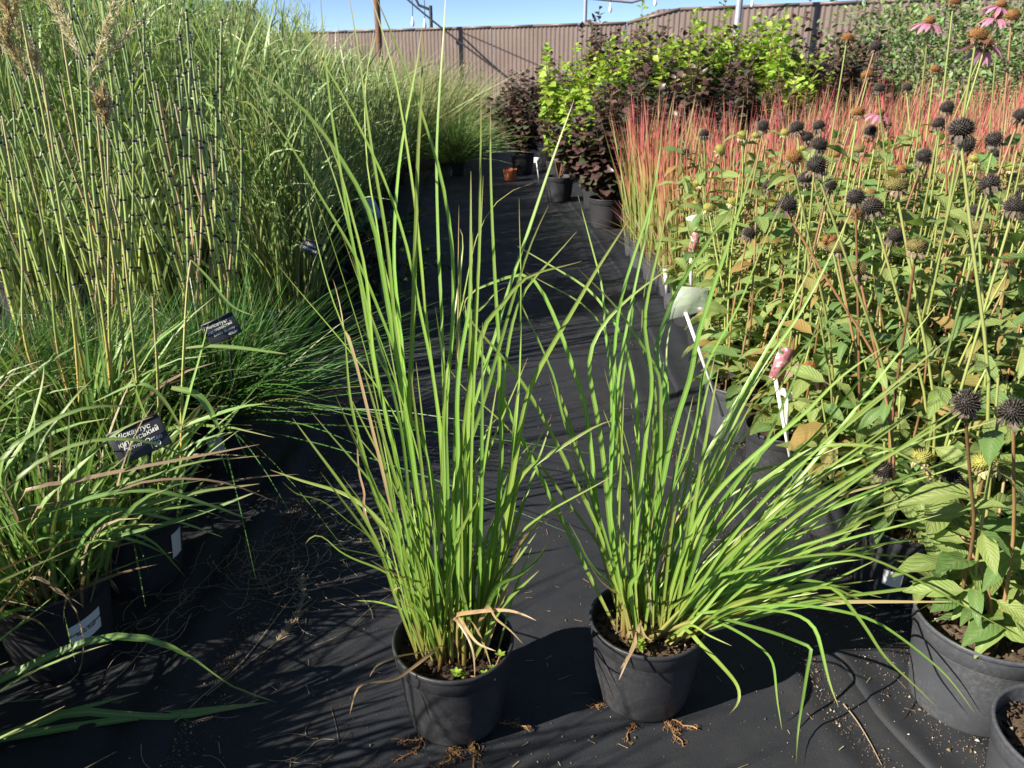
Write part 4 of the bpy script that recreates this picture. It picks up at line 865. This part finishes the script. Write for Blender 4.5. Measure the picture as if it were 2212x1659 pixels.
def card(label, name, cat, corners_px, y, mat, stake=None, mat2='white', thick=.0008, back=.0):
    """a flat tag on a stick; corners given where they show, at one distance"""
    P = np.array([at_y(px, py, y+back*(i in (0, 1))) for i, (px, py) in enumerate(corners_px)]); c = P.mean(0)
    n = nrm(np.cross(P[1]-P[0], P[3]-P[0])); b = (P[2]+P[3])/2
    foot = np.array(stake) if stake is not None else b
    t = thing(name, label, cat, foot)
    V = np.concatenate([P-n*thick, P+n*thick])-foot; F = [(0, 1, 2, 3), (7, 6, 5, 4), (0, 4, 5, 1), (1, 5, 6, 2), (2, 6, 7, 3), (3, 7, 4, 0)]
    cd = obj('card', mesh('card', V, F, mats=[M[mat]], smooth=False), t)
    if stake is not None:
        d = nrm(b-foot); s = nrm(np.cross(d, np.array([0, 1., 0])))*.0045; e = np.array([0, .0012, 0]); V = np.array([x for q in (foot, b+d*.01) for x in (q-s-e-foot, q+s-e-foot, q+s+e-foot, q-s+e-foot)])
        obj('stick', mesh('stick', V, [(0, 1, 2, 3), (7, 6, 5, 4), (0, 4, 5, 1), (1, 5, 6, 2), (2, 6, 7, 3), (3, 7, 4, 0)], mats=[M[mat2]], smooth=False), t)
    return t, cd
card('pale blue tag hanging tilted over the dark bramble', 'plant_tag', 'plant tag', ((778, 436), (806, 424), (826, 468), (800, 482)), 3.75, 'blue_card', (-.66, 3.80, .02))
card('clear plastic card on a white stick at the edge of the coneflower bed', 'plant_tag', 'plant tag', ((1462, 618), (1532, 622), (1520, 672), (1446, 690)), 2.06, 'clear', ground(1527, 842, .155)*np.array([1, 0, 0])+np.array([0, 2.12, .155]))
t_, c_ = card('flower photo tag on a white stick leaning between the coneflower pots', 'plant_tag', 'plant tag', ((1684, 748), (1716, 756), (1690, 826), (1660, 814)), 1.78, 'photo_card', at_y(1716, 1035, 1.75))
card('white paper tag beside the leaning flower photo tag', 'plant_tag', 'plant tag', ((1690, 838), (1724, 852), (1716, 868), (1682, 850)), 1.80, 'white', at_y(1700, 960, 1.82))
card('flower photo tag by the red grass at the coneflower corner', 'plant_tag', 'plant tag', ((1496, 500), (1514, 506), (1500, 560), (1484, 552)), 2.9, 'photo_card', at_y(1494, 640, 2.95))
card('pale paper tag above the flower photo tag by the red grass', 'plant_tag', 'plant tag', ((1482, 470), (1506, 462), (1506, 480), (1484, 490)), 2.95, 'white', at_y(1490, 630, 3.0))
card('narrow white strap label hanging over a red grass pot', 'strap_label', 'plant tag', ((1432, 582), (1440, 580), (1448, 632), (1438, 635)), 3.58, 'white')
card('small white tag at the foot of the dark ninebark', 'plant_tag', 'plant tag', ((1154, 340), (1166, 340), (1165, 352), (1153, 352)), 7.9, 'white', (.28, 7.95, .02))

# ------------------------------------------------------------------ red blood grass
k = 0
for r_, y in enumerate(np.arange(3.68, 6.1, .29)):
    x0 = xline(RIGHT_LINE, y)+.20 if y < 5.0 else 1.95
    for j, x in enumerate(np.arange(x0, .72*y+.25, .29)):
        if k >= 75: break
        k += 1; x += U(-.02, .02); yy = y+U(-.02, .02); edge = j == 0 and y < 5
        t = thing('blood_grass', 'red tipped blood grass in a black pot at the fabric edge' if edge else 'red tipped blood grass in the massed rows behind the coneflowers', 'potted grass', (x, yy, .016), 'red grasses lining the fabric edge' if edge else 'massed red grasses')
        zs = .016+pot(t, .105, .17, 'pot2' if edge else 'pot', 'soil', .82)
        clump_obj('blades', t, 'blood', grass((x, yy, zs), 130 if y < 4.6 else 95, U(.66, .84)+.10*(y-3.7), 0.085, .12, .10, .0115, 6, dry=.06, hmin=.45), grass((x, yy, zs), 40, .35, .09, .4, .3, .005, 5, dry=.5))

# ------------------------------------------------------------------ ninebark shrubs, dark and lime
LT = leaf_template(4, .82, .35, .3, .5, pet=.1)
def ninebark(label, x, y, h, kind, group, n=22, rad=.38, potr=.13, leaf=.098):
    t = thing('ninebark', label, 'shrub', (x, y, .016), group); zs = pot(t, potr, .22, 'pot', 'soil', .85); h *= 1.10
    a = U(0, 6.28, n); q = np.sqrt(U(0, 1, n)); e = np.stack([rad*q*np.cos(a), rad*q*np.sin(a), np.zeros(n)], 1); L = (h-zs)*(1-.35*q**2)*U(.72, 1, n); tt = np.linspace(0, 1, 8)
    C = np.zeros((n, 8, 3)); C[..., :2] = e[:, None, :2]*(tt**.8)[None, :, None]+(rng.normal(0, .05, (n, 2)))[:, None]*(tt**2)[None, :, None]; C[..., 2] = zs+L[:, None]*tt
    acc = Acc(); acc.add(*tubes(C, np.tile(np.linspace(.006, .0018, 8), (n, 1)), 5)); obj('branches', acc.mesh('branches', M['wood']), t)['kind'] = 'stuff'
    for mat, sel in (kind,):
        pass
    per = 46; m = n*per; i = np.repeat(np.arange(n), per); f = np.tile(np.linspace(.16 if kind[0] == 'purple' else .24, 1.0, per), n)+U(-.015, .015, m); f = np.clip(f, .1, 1); P = f*7; k_ = np.minimum(P.astype(int), 6); p = C[i, k_]+(C[i, k_+1]-C[i, k_])*(P-k_)[:, None]
    ph = np.tile(np.arange(per)*2.4, n)+U(-.4, .4, m); up = np.clip((f-.8)*5, 0, 1); x_ = nrm(np.stack([np.cos(ph), np.sin(ph), -.1+.35*U(0, 1, m)+up*1.3], 1)); s = leaf*U(.6, 1.1, m)*(1-.45*up)
    dr = (U(0, 1, m) < .12).astype(float)*U(.3, 1, m)
    if kind[0] == 'lime': dr = np.clip(U(-.3, .9, m)*(1-f*1.1), 0, 1); r = np.clip(.25+.7*f+U(-.2, .2, m), 0, 1)
    acc = Acc(); acc.add(*scatter(LT[0], LT[1], None, frames(x_, nrm(rng.normal(0, .35, (m, 3))+np.array([0, 0, 1.])), s), p+x_*.012, LT[2], dry=dr)); o = obj('foliage', acc.mesh('foliage', M[kind[0]]), t); o['kind'] = 'stuff'
    return t
DK, LM = ('purple', 0), ('lime', 0)
ninebark('dark purple ninebark in the front black pot at the path corner', 0.70, 5.80, .98, DK, None, 34, .46)
ninebark('slender lime ninebark leaning out over the path past the dark one', .42, 7.0, 1.28, LM, None, 18, .34)
ninebark('lone low dark ninebark at the far end beside the terracotta pot', .12, 8.9, 1.05, DK, None, 22, .40)
for x, y, h in ((1.02, 5.75, 1.08), (1.36, 5.65, 1.05), (1.70, 5.75, 1.05), (1.72, 6.2, 1.2), (2.45, 6.5, 1.28), (1.0, 6.3, 1.35), (1.42, 6.2, 1.25), (.86, 7.25, 1.58), (1.28, 7.35, 1.50), (1.92, 7.3, 1.42), (2.45, 7.3, 1.42), (2.80, 6.6, 1.32), (.48, 8.2, 1.2), (1.0, 8.3, 1.5), (.42, 9.6, 1.15), (1.6, 8.2, 1.4), (2.95, 7.4, 1.5)):
    ninebark('dark purple leaved ninebark in the crowded shrub block', x, y, h, DK, 'dark ninebarks in the shrub block', 22, .36)
for x, y, h in ((.72, 6.62, 1.30), (1.14, 6.9, 1.50), (1.62, 6.75, 1.60), (2.02, 6.7, 1.46), (2.36, 7.0, 1.46), (1.78, 7.5, 1.52), (1.36, 6.42, 1.46), (2.02, 6.30, 1.38)):
    ninebark('lime green ninebark rising from the dark shrub block', x, y, h, LM, 'lime ninebarks in the shrub block', 22, .32)
tp = thing('terracotta_pot', 'small orange plastic pot at the far end of the path', 'pot', (-.02, 8.35, .014)); pot(tp, .075, .12, 'terra', 'soil_dry', .8)
# green shrubs against the fence
for lab, x, y, rx, z1, n, s in (('big rounded grey green shrub in front of the taller fence', 4.0, 8.0, 1.0, 1.78, 13000, .055), ('broad yellowish green shrub reaching past the fence top', 5.5, 7.9, 1.15, 1.95, 13000, .055), ('low green shrub below the rounded one behind the red grass', 3.4, 6.9, .6, 1.0, 5500, .05), ('mid green shrub beneath the broad yellowish one', 4.7, 6.7, .8, 1.05, 6500, .052)):
    t = thing('green_shrub', lab, 'shrub', (x, y, .012))
    for i in range(6): a = i*1.05+U(0, .5); tube_obj('stem', [(.03*math.cos(a), .03*math.sin(a), 0), (.25*rx*math.cos(a), .25*rx*math.sin(a), z1*.4), (.55*rx*math.cos(a), .55*rx*math.sin(a), z1*.75)], .016, 'wood', t, 8, 6, .004)
    bush(t, n, rx, rx*.8, .05, z1, 'green', s, .55, .2, .35)

# ------------------------------------------------------------------ coneflowers
def head_mesh(kind, seed):
    """a spiny cone on a collar of shrivelled petals, radius 1"""
    r = np.random.default_rng(seed); acc = Acc(); n = 170; g = (1+5**.5)/2; i = np.arange(n); zz = 1-1.45*(i+.5)/n; ph = 2*np.pi*i/g; rr = np.sqrt(1-zz**2)
    flat = 1. if kind == 'dark' else .8; d = np.stack([rr*np.cos(ph), rr*np.sin(ph), zz], 1)
    V, Q = lathe([(.02, -.52), (.42, -.48), (.60, -.25), (.66, .05), (.60, .33), (.38, .54), (.02, .64)], 12); V[:, 2] *= flat; acc.add(V, Q, None, np.tile((.1, .5, .5, 0), (len(V), 1)))
    base = d*np.array([.64, .64, .60*flat]); tip = d*np.array([1.04, 1.04, 1.0*flat])*r.uniform(.88, 1.1, n)[:, None]+r.normal(0, .03, (n, 3))+np.array([0, 0, .06])
    s = nrm(np.cross(d, np.array([.3, .2, 1.]))); b = np.cross(d, s); w = .066
    Vs = np.stack([base+s*w, base-s*w*.5+b*w*.87, base-s*w*.5-b*w*.87, tip], 1); Cs = np.zeros((n, 4, 4)); Cs[:, 3, 0] = 1; Cs[..., 1] = .5; Cs[..., 2] = r.uniform(0, 1, n)[:, None]
    T = (np.arange(n)*4)[:, None, None]+np.array([(0, 1, 3), (1, 2, 3), (2, 0, 3)])[None]; acc.add(Vs.reshape(-1, 3), None, T.reshape(-1, 3), Cs.reshape(-1, 4))
    m = 13; a = np.linspace(0, 6.28, m, endpoint=False)+r.normal(0, .12, m); tt = np.linspace(0, 1, 5); u = np.stack([np.cos(a), np.sin(a), 0*a], 1)
    out = .55+r.uniform(.1, .5, m)[:, None]*np.sin(tt*2.2); C = u[:, None]*out[..., None]; C[..., 2] = -.42-r.uniform(.35, .75, m)[:, None]*tt**1.2; C += r.normal(0, .03, C.shape)
    acc.add(*strips(C, np.tile((.10, .15, .15, .12, .03), (m, 1)), u, .3, r=r.uniform(0, 1, m), dry=np.ones(m)))
    return acc.mesh('seed_head', M['cone_'+kind])
HEADS = {c: [head_mesh(k, s*7+ord(c)) for s in range(3)] for c, k in (('D', 'dark'), ('O', 'orange'), ('Y', 'yellow'), ('G', 'brown'))}
def petal_mesh(seed):
    r = np.random.default_rng(seed); m = 13; a = np.linspace(0, 6.28, m, endpoint=False)+r.normal(0, .07, m); tt = np.linspace(0, 1, 6); u = np.stack([np.cos(a), np.sin(a), 0*a], 1)
    C = u[:, None]*(.6+1.75*tt*r.uniform(.85, 1.1, m)[:, None])[..., None]; C[..., 2] = -.35-r.uniform(.7, 1.3, m)[:, None]*tt**1.5; acc = Acc()
    acc.add(*strips(C, np.tile((.12, .24, .29, .28, .22, .06), (m, 1)), np.tile((0, 0, 1.), (m, 1)), .25)); return acc.mesh('petal_ring', M['pink'])
PET = petal_mesh(3)
LEAF = []
for i in range(7):
    tv, tq, tc = leaf_template(8, (.30, .34, .27, .38, .31, .25, .36)[i], (.35, .55, .8, .25, .65, 1.0, .45)[i], .3, .40, .16, pet=.14)
    LEAF.append((tv, tq, tc))
LM_ = []
for i in range(7):
    for r, d in ((.15, 0), (.45, 0), (.8, 0), (.3, .55), (.6, 1.)):
        tv, tq, tc = LEAF[i]; C = np.zeros((len(tv), 4)); C[:, :2] = tc; C[:, 2] = r; C[:, 3] = d; LM_.append(mesh('leaf', tv, tq, None, C, [M['cone_leaf']]))
HEADLIST = '''2163,10,24,P 2154,33,24,P 2188,33,30,O 2114,77,40,O 2131,93,30,P 2009,45,24,P 2063,3,28,O 1831,83,26,O 1891,102,28,D 1874,162,27,O 1899,192,25,D 1854,242,29,O 1901,243,20,P 1916,268,20,O
1881,283,28,D 2046,233,31,D 2028,267,29,D 2076,280,54,B 2088,313,40,D 2148,302,37,D 2149,333,27,D 1996,338,35,D 2106,343,26,Y 2103,363,25,Y 2183,363,28,Y 2184,380,26,Y 2138,398,45,D 2191,447,45,D 2104,458,31,D 2114,493,40,G
1649,273,28,D 1604,293,24,Y 1634,293,20,Y 1721,277,33,D 1696,287,20,Y 1769,273,28,D 1743,297,28,D 1769,313,37,D 1556,323,25,Y 1716,340,40,O 1733,323,22,Y 1764,357,46,D 1739,387,33,D 1793,400,33,D 1509,395,24,Y 1521,290,22,D
1859,323,27,G 1808,333,24,O 1848,393,22,Y 1848,427,41,D 1881,420,29,O 1884,448,45,D 1851,457,29,O 1938,402,46,G 1951,367,26,O 1661,402,27,D 1584,437,27,Y 1533,450,28,Y 1701,443,44,D 1543,483,21,Y 1618,505,30,D 1644,483,23,D
1664,480,22,D 1808,493,28,O 1795,520,37,O 1808,537,38,G 1981,533,46,G 1934,510,40,D 1483,540,21,G 2208,423,32,D 1854,581,43,G 1508,581,21,Y 2086,596,32,O 2024,683,26,D 2104,776,35,G 1751,793,24,P 2088,870,60,D 2188,890,60,D
1908,1016,44,D 1996,990,47,Y 2123,1000,53,Y 2171,1010,47,Y 2056,1036,45,D 2151,1149,46,D 1505,440,20,Y 1690,560,22,D 2000,600,24,O 2160,640,30,G 2180,560,34,O 1960,190,22,D 2020,150,22,O 1480,330,18,D 2205,250,34,D 2196,700,34,Y'''
POTS_R = [(.862, 1.125, .120, .2), (.850, .862, .112, .19), (.885, 1.475, .105, .185), (.830, 1.735, .105, .18), (.770, 1.965, .105, .18), (.730, 2.285, .108, .185), (1.12, 1.30, .108, .185), (1.13, 1.57, .108, .185), (1.07, 1.83, .105, .18), (1.02, 2.08, .105, .18), (1.37, 1.46, .105, .18), (1.36, 1.74, .105, .18), (1.29, 2.03, .105, .18), (1.6, 1.9, .105, .18)]
for y in (2.36, 2.60, 2.86, 3.14, 3.42):
    x0 = 1.0 if y < 2.4 else xline(RIGHT_LINE, y)+.22
    for x in np.arange(x0, .70*y+.25, .27): POTS_R.append((x+U(-.02, .02), y+U(-.02, .02), .105, .18))
POTS_R = np.array(POTS_R); plants = []
for i, (x, y, rt, h) in enumerate(POTS_R):
    near = i < 12
    lab = {0: 'coneflower with large grey green leaves in the big grey pot beside the fabric seam', 1: 'grey pot of bare mossy soil at the corner of the coneflower bed', 2: 'low leafy coneflower in the black pot with a small white label', 3: 'coneflower in the black pot shaded by the splayed grass',
           4: 'coneflower in the pot with the leaning white stick', 5: 'coneflower with yellowing stems in the edge pot under the clear card'}.get(i, 'coneflower with spiny seed heads in the second row of pots' if near else 'coneflower with spiny seed heads deep in the massed bed')
    t = thing('coneflower', lab, 'potted plant', (x, y, .018), None if i < 6 else ('coneflowers in the second row' if near else 'coneflowers massed in the bed'))
    zs = pot(t, rt, h, 'pot2' if i in (0, 1, 5) else 'pot', 'soil_dry' if i in (0, 1, 2, 5) else 'soil', .84, crumb=360 if i in (0, 1, 2, 5) else 0, seed=i % 3)
    plants.append((t, zs, near))
pb = [c for c in plants[2][0].children if c.name.startswith('pot')][0]; pb.rotation_euler.z = 0; sticker(pb, .105, .185, math.radians(-122), .42, .06, .10)
acc_leaf = [[] for _ in plants]
def add_leaf(pi, p, d, L, dry=None):
    t, zs, near = plants[pi]; d = nrm(d); up = nrm(np.array([rng.normal(0, .35), rng.normal(0, .35), 1.]))
    R = frames(d[None], up[None], [L])[0]; k = int(U(0, 7)); v = int(U(0, 3)) if U(0, 1) < (1.0 if pi < 3 else .86) else 3+int(U(0, 2))
    if near:
        o = obj('leaf', LM_[k*5+v], t); o.matrix_local = Matrix([[*map(float, R[i]), float(p[i])] for i in range(3)]+[[0, 0, 0, 1]])
    else: acc_leaf[pi].append((k, R, p, (.15, .45, .8, .3, .6)[v], (0, 0, 0, .55, 1)[v]))
def stem_obj(pi, pts, r0, r1, dry, bare=.0, nl=8, Lf=(.075, .125), fmin=.08, fmax=.85):
    t, zs, near = plants[pi]; C = spline(pts, 12); acc = Acc(); acc.add(*tubes(C[None], np.linspace(r0, r1, 12)[None], 6, r=[U(0, 1)], dry=[dry])); s = obj('stem', acc.mesh('stem', M['cone_stem']), t)
    a = U(0, 6.28)
    for j in range(nl):
        f = fmin+(fmax-fmin)*(j+U(-.3, .3))/max(1, nl-1); f = max(f, .06/max(.06, C[-1][2]-C[0][2])); f = min(max(f, .03), .97)*11; k = int(min(10, f)); p = C[k]+(C[k+1]-C[k])*(f-k); a += 2.4+U(-.5, .5)
        add_leaf(pi, p, np.array([math.cos(a), math.sin(a), U(-.1, .65)]), U(*Lf)*(1.15-.35*j/nl))
    return s, C
hc = 0
for w in HEADLIST.split():
    px, py, wd, kd = w.split(','); px, py, wd = float(px), float(py), float(wd)
    tdep = min(max(.040*FOC/wd, .98), 3.6); P = at_t(px, py, tdep)
    if P[2] < .3: P = ground(px, py, .42)
    d2 = (POTS_R[:, 0]-P[0])**2+(POTS_R[:, 1]-P[1])**2; d2[1] = 9; pi = int(np.argmin(d2)); t, zs, near = plants[pi]; o = np.array(t.location); q = P-o
    a = U(0, 6.28); b = np.array([.05*math.cos(a), .05*math.sin(a), zs-.004]); lean = (q-b); lean[2] = 0
    mid = b+(q-b)*.5-lean*.22+rng.normal(0, .012, 3); r = wd/2/FOC*tdep*1.08; hd = nrm(np.array([lean[0]*.8+rng.normal(0, .18), lean[1]*.8+rng.normal(0, .18), .8])); nk = q-hd*r*.5
    s, C = stem_obj(pi, [b, b+(mid-b)*.5+np.array([0, 0, .03]), mid, mid+(nk-mid)*.6, nk], .0034, .0025, float(U(0, 1) < .18 or (kd == 'D' and U(0, 1) < .3)), nl=6, fmax=.6)
    kk = {'B': 'D', 'P': 'O'}.get(kd, kd); m = HEADS[kk][hc % 3]; hc += 1
    e = Vector(hd).to_track_quat('Z', 'Y').to_euler(); hd_o = obj('seed_head', m, s, q, e, r)
    if kd == 'P': obj('petal_ring', PET, s, q, e, r*1.25)
for pi, (t, zs, near) in enumerate(plants):          # leafy shoots that carry no flower in view
    if pi == 1: continue
    tall = 1. if pi not in (0, 2, 3) else .62
    for j in range(9 if pi > 5 else 4 if pi in (2, 3) else 7):
        a = U(0, 6.28); q = .065*math.sqrt(U(0, 1)); b = np.array([q*math.cos(a), q*math.sin(a), zs-.004]); h = U(.28, .78)*tall; l = U(.03, .14); e = b+np.array([l*math.cos(a)+rng.normal(0, .03), l*math.sin(a)+rng.normal(0, .03), h])
        stem_obj(pi, [b, b+(e-b)*.5+rng.normal(0, .01, 3), e], .0036, .0022, float(U(0, 1) < .12), nl=int(7+6*h/.6), fmax=.98, Lf=(.085, .155))
    for j in range(8 if pi > 5 else 9):
        a = U(0, 6.28); q = U(.02, .07); add_leaf(pi, np.array([q*math.cos(a), q*math.sin(a), zs+U(.03, .06)]), np.array([math.cos(a), math.sin(a), U(.65, 1.3)]), U(.09, .145))
for a, L, el in ((2.9, .15, .35), (3.3, .16, .2), (2.6, .13, .5), (4.0, .10, .3), (3.7, .14, .15), (5.0, .12, .4)):   # the big leaves over the edge of the grey pot
    add_leaf(0, np.array([-.02+.03*math.cos(a), .02+.03*math.sin(a), plants[0][1]+.10+U(0, .07)]), np.array([math.cos(a), math.sin(a), el+.25]), L)
for pi, L in enumerate(acc_leaf):
    if not L: continue
    acc = Acc()
    for k in range(7):
        S = [x for x in L if x[0] == k]
        if S: acc.add(*scatter(LEAF[k][0], LEAF[k][1], None, np.array([x[1] for x in S]), np.array([x[2] for x in S]), LEAF[k][2], r=np.array([x[3] for x in S]), dry=np.array([x[4] for x in S])))
    o = obj('foliage', acc.mesh('foliage', M['cone_leaf']), plants[pi][0]); o['kind'] = 'stuff'

# ------------------------------------------------------------------ fallen straw, husks and soil on the fabric
def zpath(x, y): return float(path_z(np.array([x]), np.array([y]))[0])
def lying(label, name, s, r, branches=0, hair=0):
    p = [ground(a, b, .02) for a, b in trace(s)]; p = np.array([[q[0], q[1], zpath(q[0], q[1])+.003+.004*U(0, 1)] for q in p]); t = thing(name, label, 'dry grass', p[0]); C = spline(p, 24)
    acc = Acc(); acc.add(*tubes((C-p[0])[None], np.linspace(r, r*.4, 24)[None], 5)); obj('stalk', acc.mesh('stalk', M['straw']), t)
    if hair:
        hs = []
        for j in range(hair):
            f = U(.45, 1)*23; k = int(min(22, f)); c = C[k]-p[0]; d = nrm(C[k+1]-C[k]); v = nrm(d+rng.normal(0, .4, 3)*np.array([1, 1, .25]))*U(.012, .03); hs.append([c, c+v*.5, c+v])
        hs = np.array(hs); hs[..., 2] = np.maximum(hs[..., 2], -.002); acc = Acc(); acc.add(*strips(hs, np.full((len(hs), 3), .0006), np.tile((0, 0, 1.), (len(hs), 1)), across=2)); obj('seed_hairs', acc.mesh('seed_hairs', M['straw']), t)['kind'] = 'stuff'
lying('fallen straw stalk bent into a fork across the path', 'fallen_stalk', 'P 378,1562 440,1500 520,1430 600,1330 660,1250 720,1170 790,1080', .0016)
lying('fallen dry seed plume curving beside the forked stalk', 'fallen_plume', 'P 445,1502 520,1440 590,1390 635,1340 655,1290 650,1240', .0014, hair=260)
lying('long thin dry stalk lying against the fabric ridge', 'fallen_stalk', 'P 200,1510 280,1440 360,1340 440,1250 520,1180', .0015)
lying('pale dry stalk lying beside the seam near the grey pot', 'fallen_stalk', 'P 1822,1520 1850,1555 1880,1600 1905,1650', .0016)
lying('thin dry stalk lying behind the upright grass pot', 'fallen_stalk', 'P 680,1392 740,1370 800,1315 850,1280', .0011)
def tangle(label, px, py, n, sx, sy, Lr, name='dry_root_tangle'):
    c = ground(px, py, .02); t = thing(name, label, 'dry roots', (c[0], c[1], zpath(c[0], c[1]))); out = []
    for j in range(n):
        a = U(0, 6.28); p = np.array([rng.normal(0, sx), rng.normal(0, sy), .003]); L = U(*Lr); w = rng.normal(0, .9); q = [p]
        for k in range(6): a += w*.35+rng.normal(0, .25); q.append(q[-1]+np.array([math.cos(a), math.sin(a), 0])*L/6+np.array([0, 0, rng.normal(0, .0035)]))
        q = np.array(q); q[:, 2] = [max(zpath(c[0]+u[0], c[1]+u[1])-zpath(c[0], c[1])+.0015, u[2]) for u in q]; out.append(spline(q, 9))
    acc = Acc(); acc.add(*tubes(np.array(out), np.full((n, 9), .0006)*U(.7, 1.5, n)[:, None], 3)); o = obj('fibres', acc.mesh('fibres', M['straw']), t); o['kind'] = 'stuff'
tangle('tangle of dry grass roots beside the upright pot', 660, 1190, 80, .09, .09, (.06, .20)); tangle('wispy dry root tangle by the fabric ridge', 545, 1255, 46, .07, .05, (.06, .18)); tangle('small wisp of dead stalks at the foot of the ridge', 330, 1350, 26, .03, .06, (.05, .14)); tangle('thin wisps of hay near the camera side of the path', 640, 1600, 14, .10, .04, (.04, .12))
n = 5200; X = U(-1, .8, n); Y = .75+3.2*U(0, 1, n)**1.6
dl = X-np.interp(Y, LEFT_RIDGE[:, 1], LEFT_RIDGE[:, 0]); keep = (dl > -.15) & (X < np.interp(Y, RIGHT_LINE[:, 1], RIGHT_LINE[:, 0])-.01); X, Y = X[keep], Y[keep]
m = 5200; Y2 = U(.9, 2.6, m); X2 = np.interp(Y2, LEFT_RIDGE[:, 1], LEFT_RIDGE[:, 0])+.075+np.abs(rng.normal(0, .035, m)); X = np.concatenate([X, X2]); Y = np.concatenate([Y, Y2]); sz = np.concatenate([rng.gamma(1.6, .0005, len(X)-m)+.0005, rng.gamma(1.6, .0006, m)+.0005])
acc = Acc(); acc.add(*crumbs(np.stack([X, Y, path_z(X, Y)+sz*.3], 1), sz, .07)); o = obj('path_litter', acc.mesh('path_litter', M['litter'], smooth=False)); tag(o, 'dust, husks and soil crumbs scattered over the black fabric path', 'litter', kind='stuff')
m = 6500; Y = .8+1.7*U(0, 1, m)**1.3; rl = np.interp(Y, RIGHT_LINE[:, 1], RIGHT_LINE[:, 0]); X = np.where(U(0, 1, m) < .35, rl-.06+rng.normal(0, .018, m), rl+.13+rng.normal(0, .05, m)); sz = rng.gamma(1.5, .0006, m)+.0005
Z = np.where(X > rl, right_z(X, Y), path_z(X, Y)); acc = Acc(); acc.add(*crumbs(np.stack([X, Y, Z+sz*.3], 1), sz, .12)); o = obj('seam_soil', acc.mesh('seam_soil', M['litter'], smooth=False)); tag(o, 'brown spilt soil along the seam and pot feet', 'soil', kind='stuff')
n = 260; X = U(-.6, .8, n); Y = .8+2.6*U(0, 1, n)**1.4; a = U(0, 6.28, n); L = U(.008, .03, n); t3 = np.linspace(-.5, .5, 3); C = np.stack([X[:, None]+np.cos(a)[:, None]*L[:, None]*t3, Y[:, None]+np.sin(a)[:, None]*L[:, None]*t3, np.zeros((n, 3))], -1); C[..., 2] = path_z(C[..., 0], C[..., 1])+.003
rl = np.interp(Y, RIGHT_LINE[:, 1], RIGHT_LINE[:, 0]); C[..., 2] = np.where(C[..., 0] > rl[:, None]-.02, right_z(C[..., 0], C[..., 1])+.003, C[..., 2])
acc = Acc(); acc.add(*strips(C, np.full((n, 3), .0007), np.tile((0, 0, 1.), (n, 1)), across=2)); o = obj('straw_bits', acc.mesh('straw_bits', M['straw'])); tag(o, 'short bits of straw strewn over the fabric', 'straw', kind='stuff')
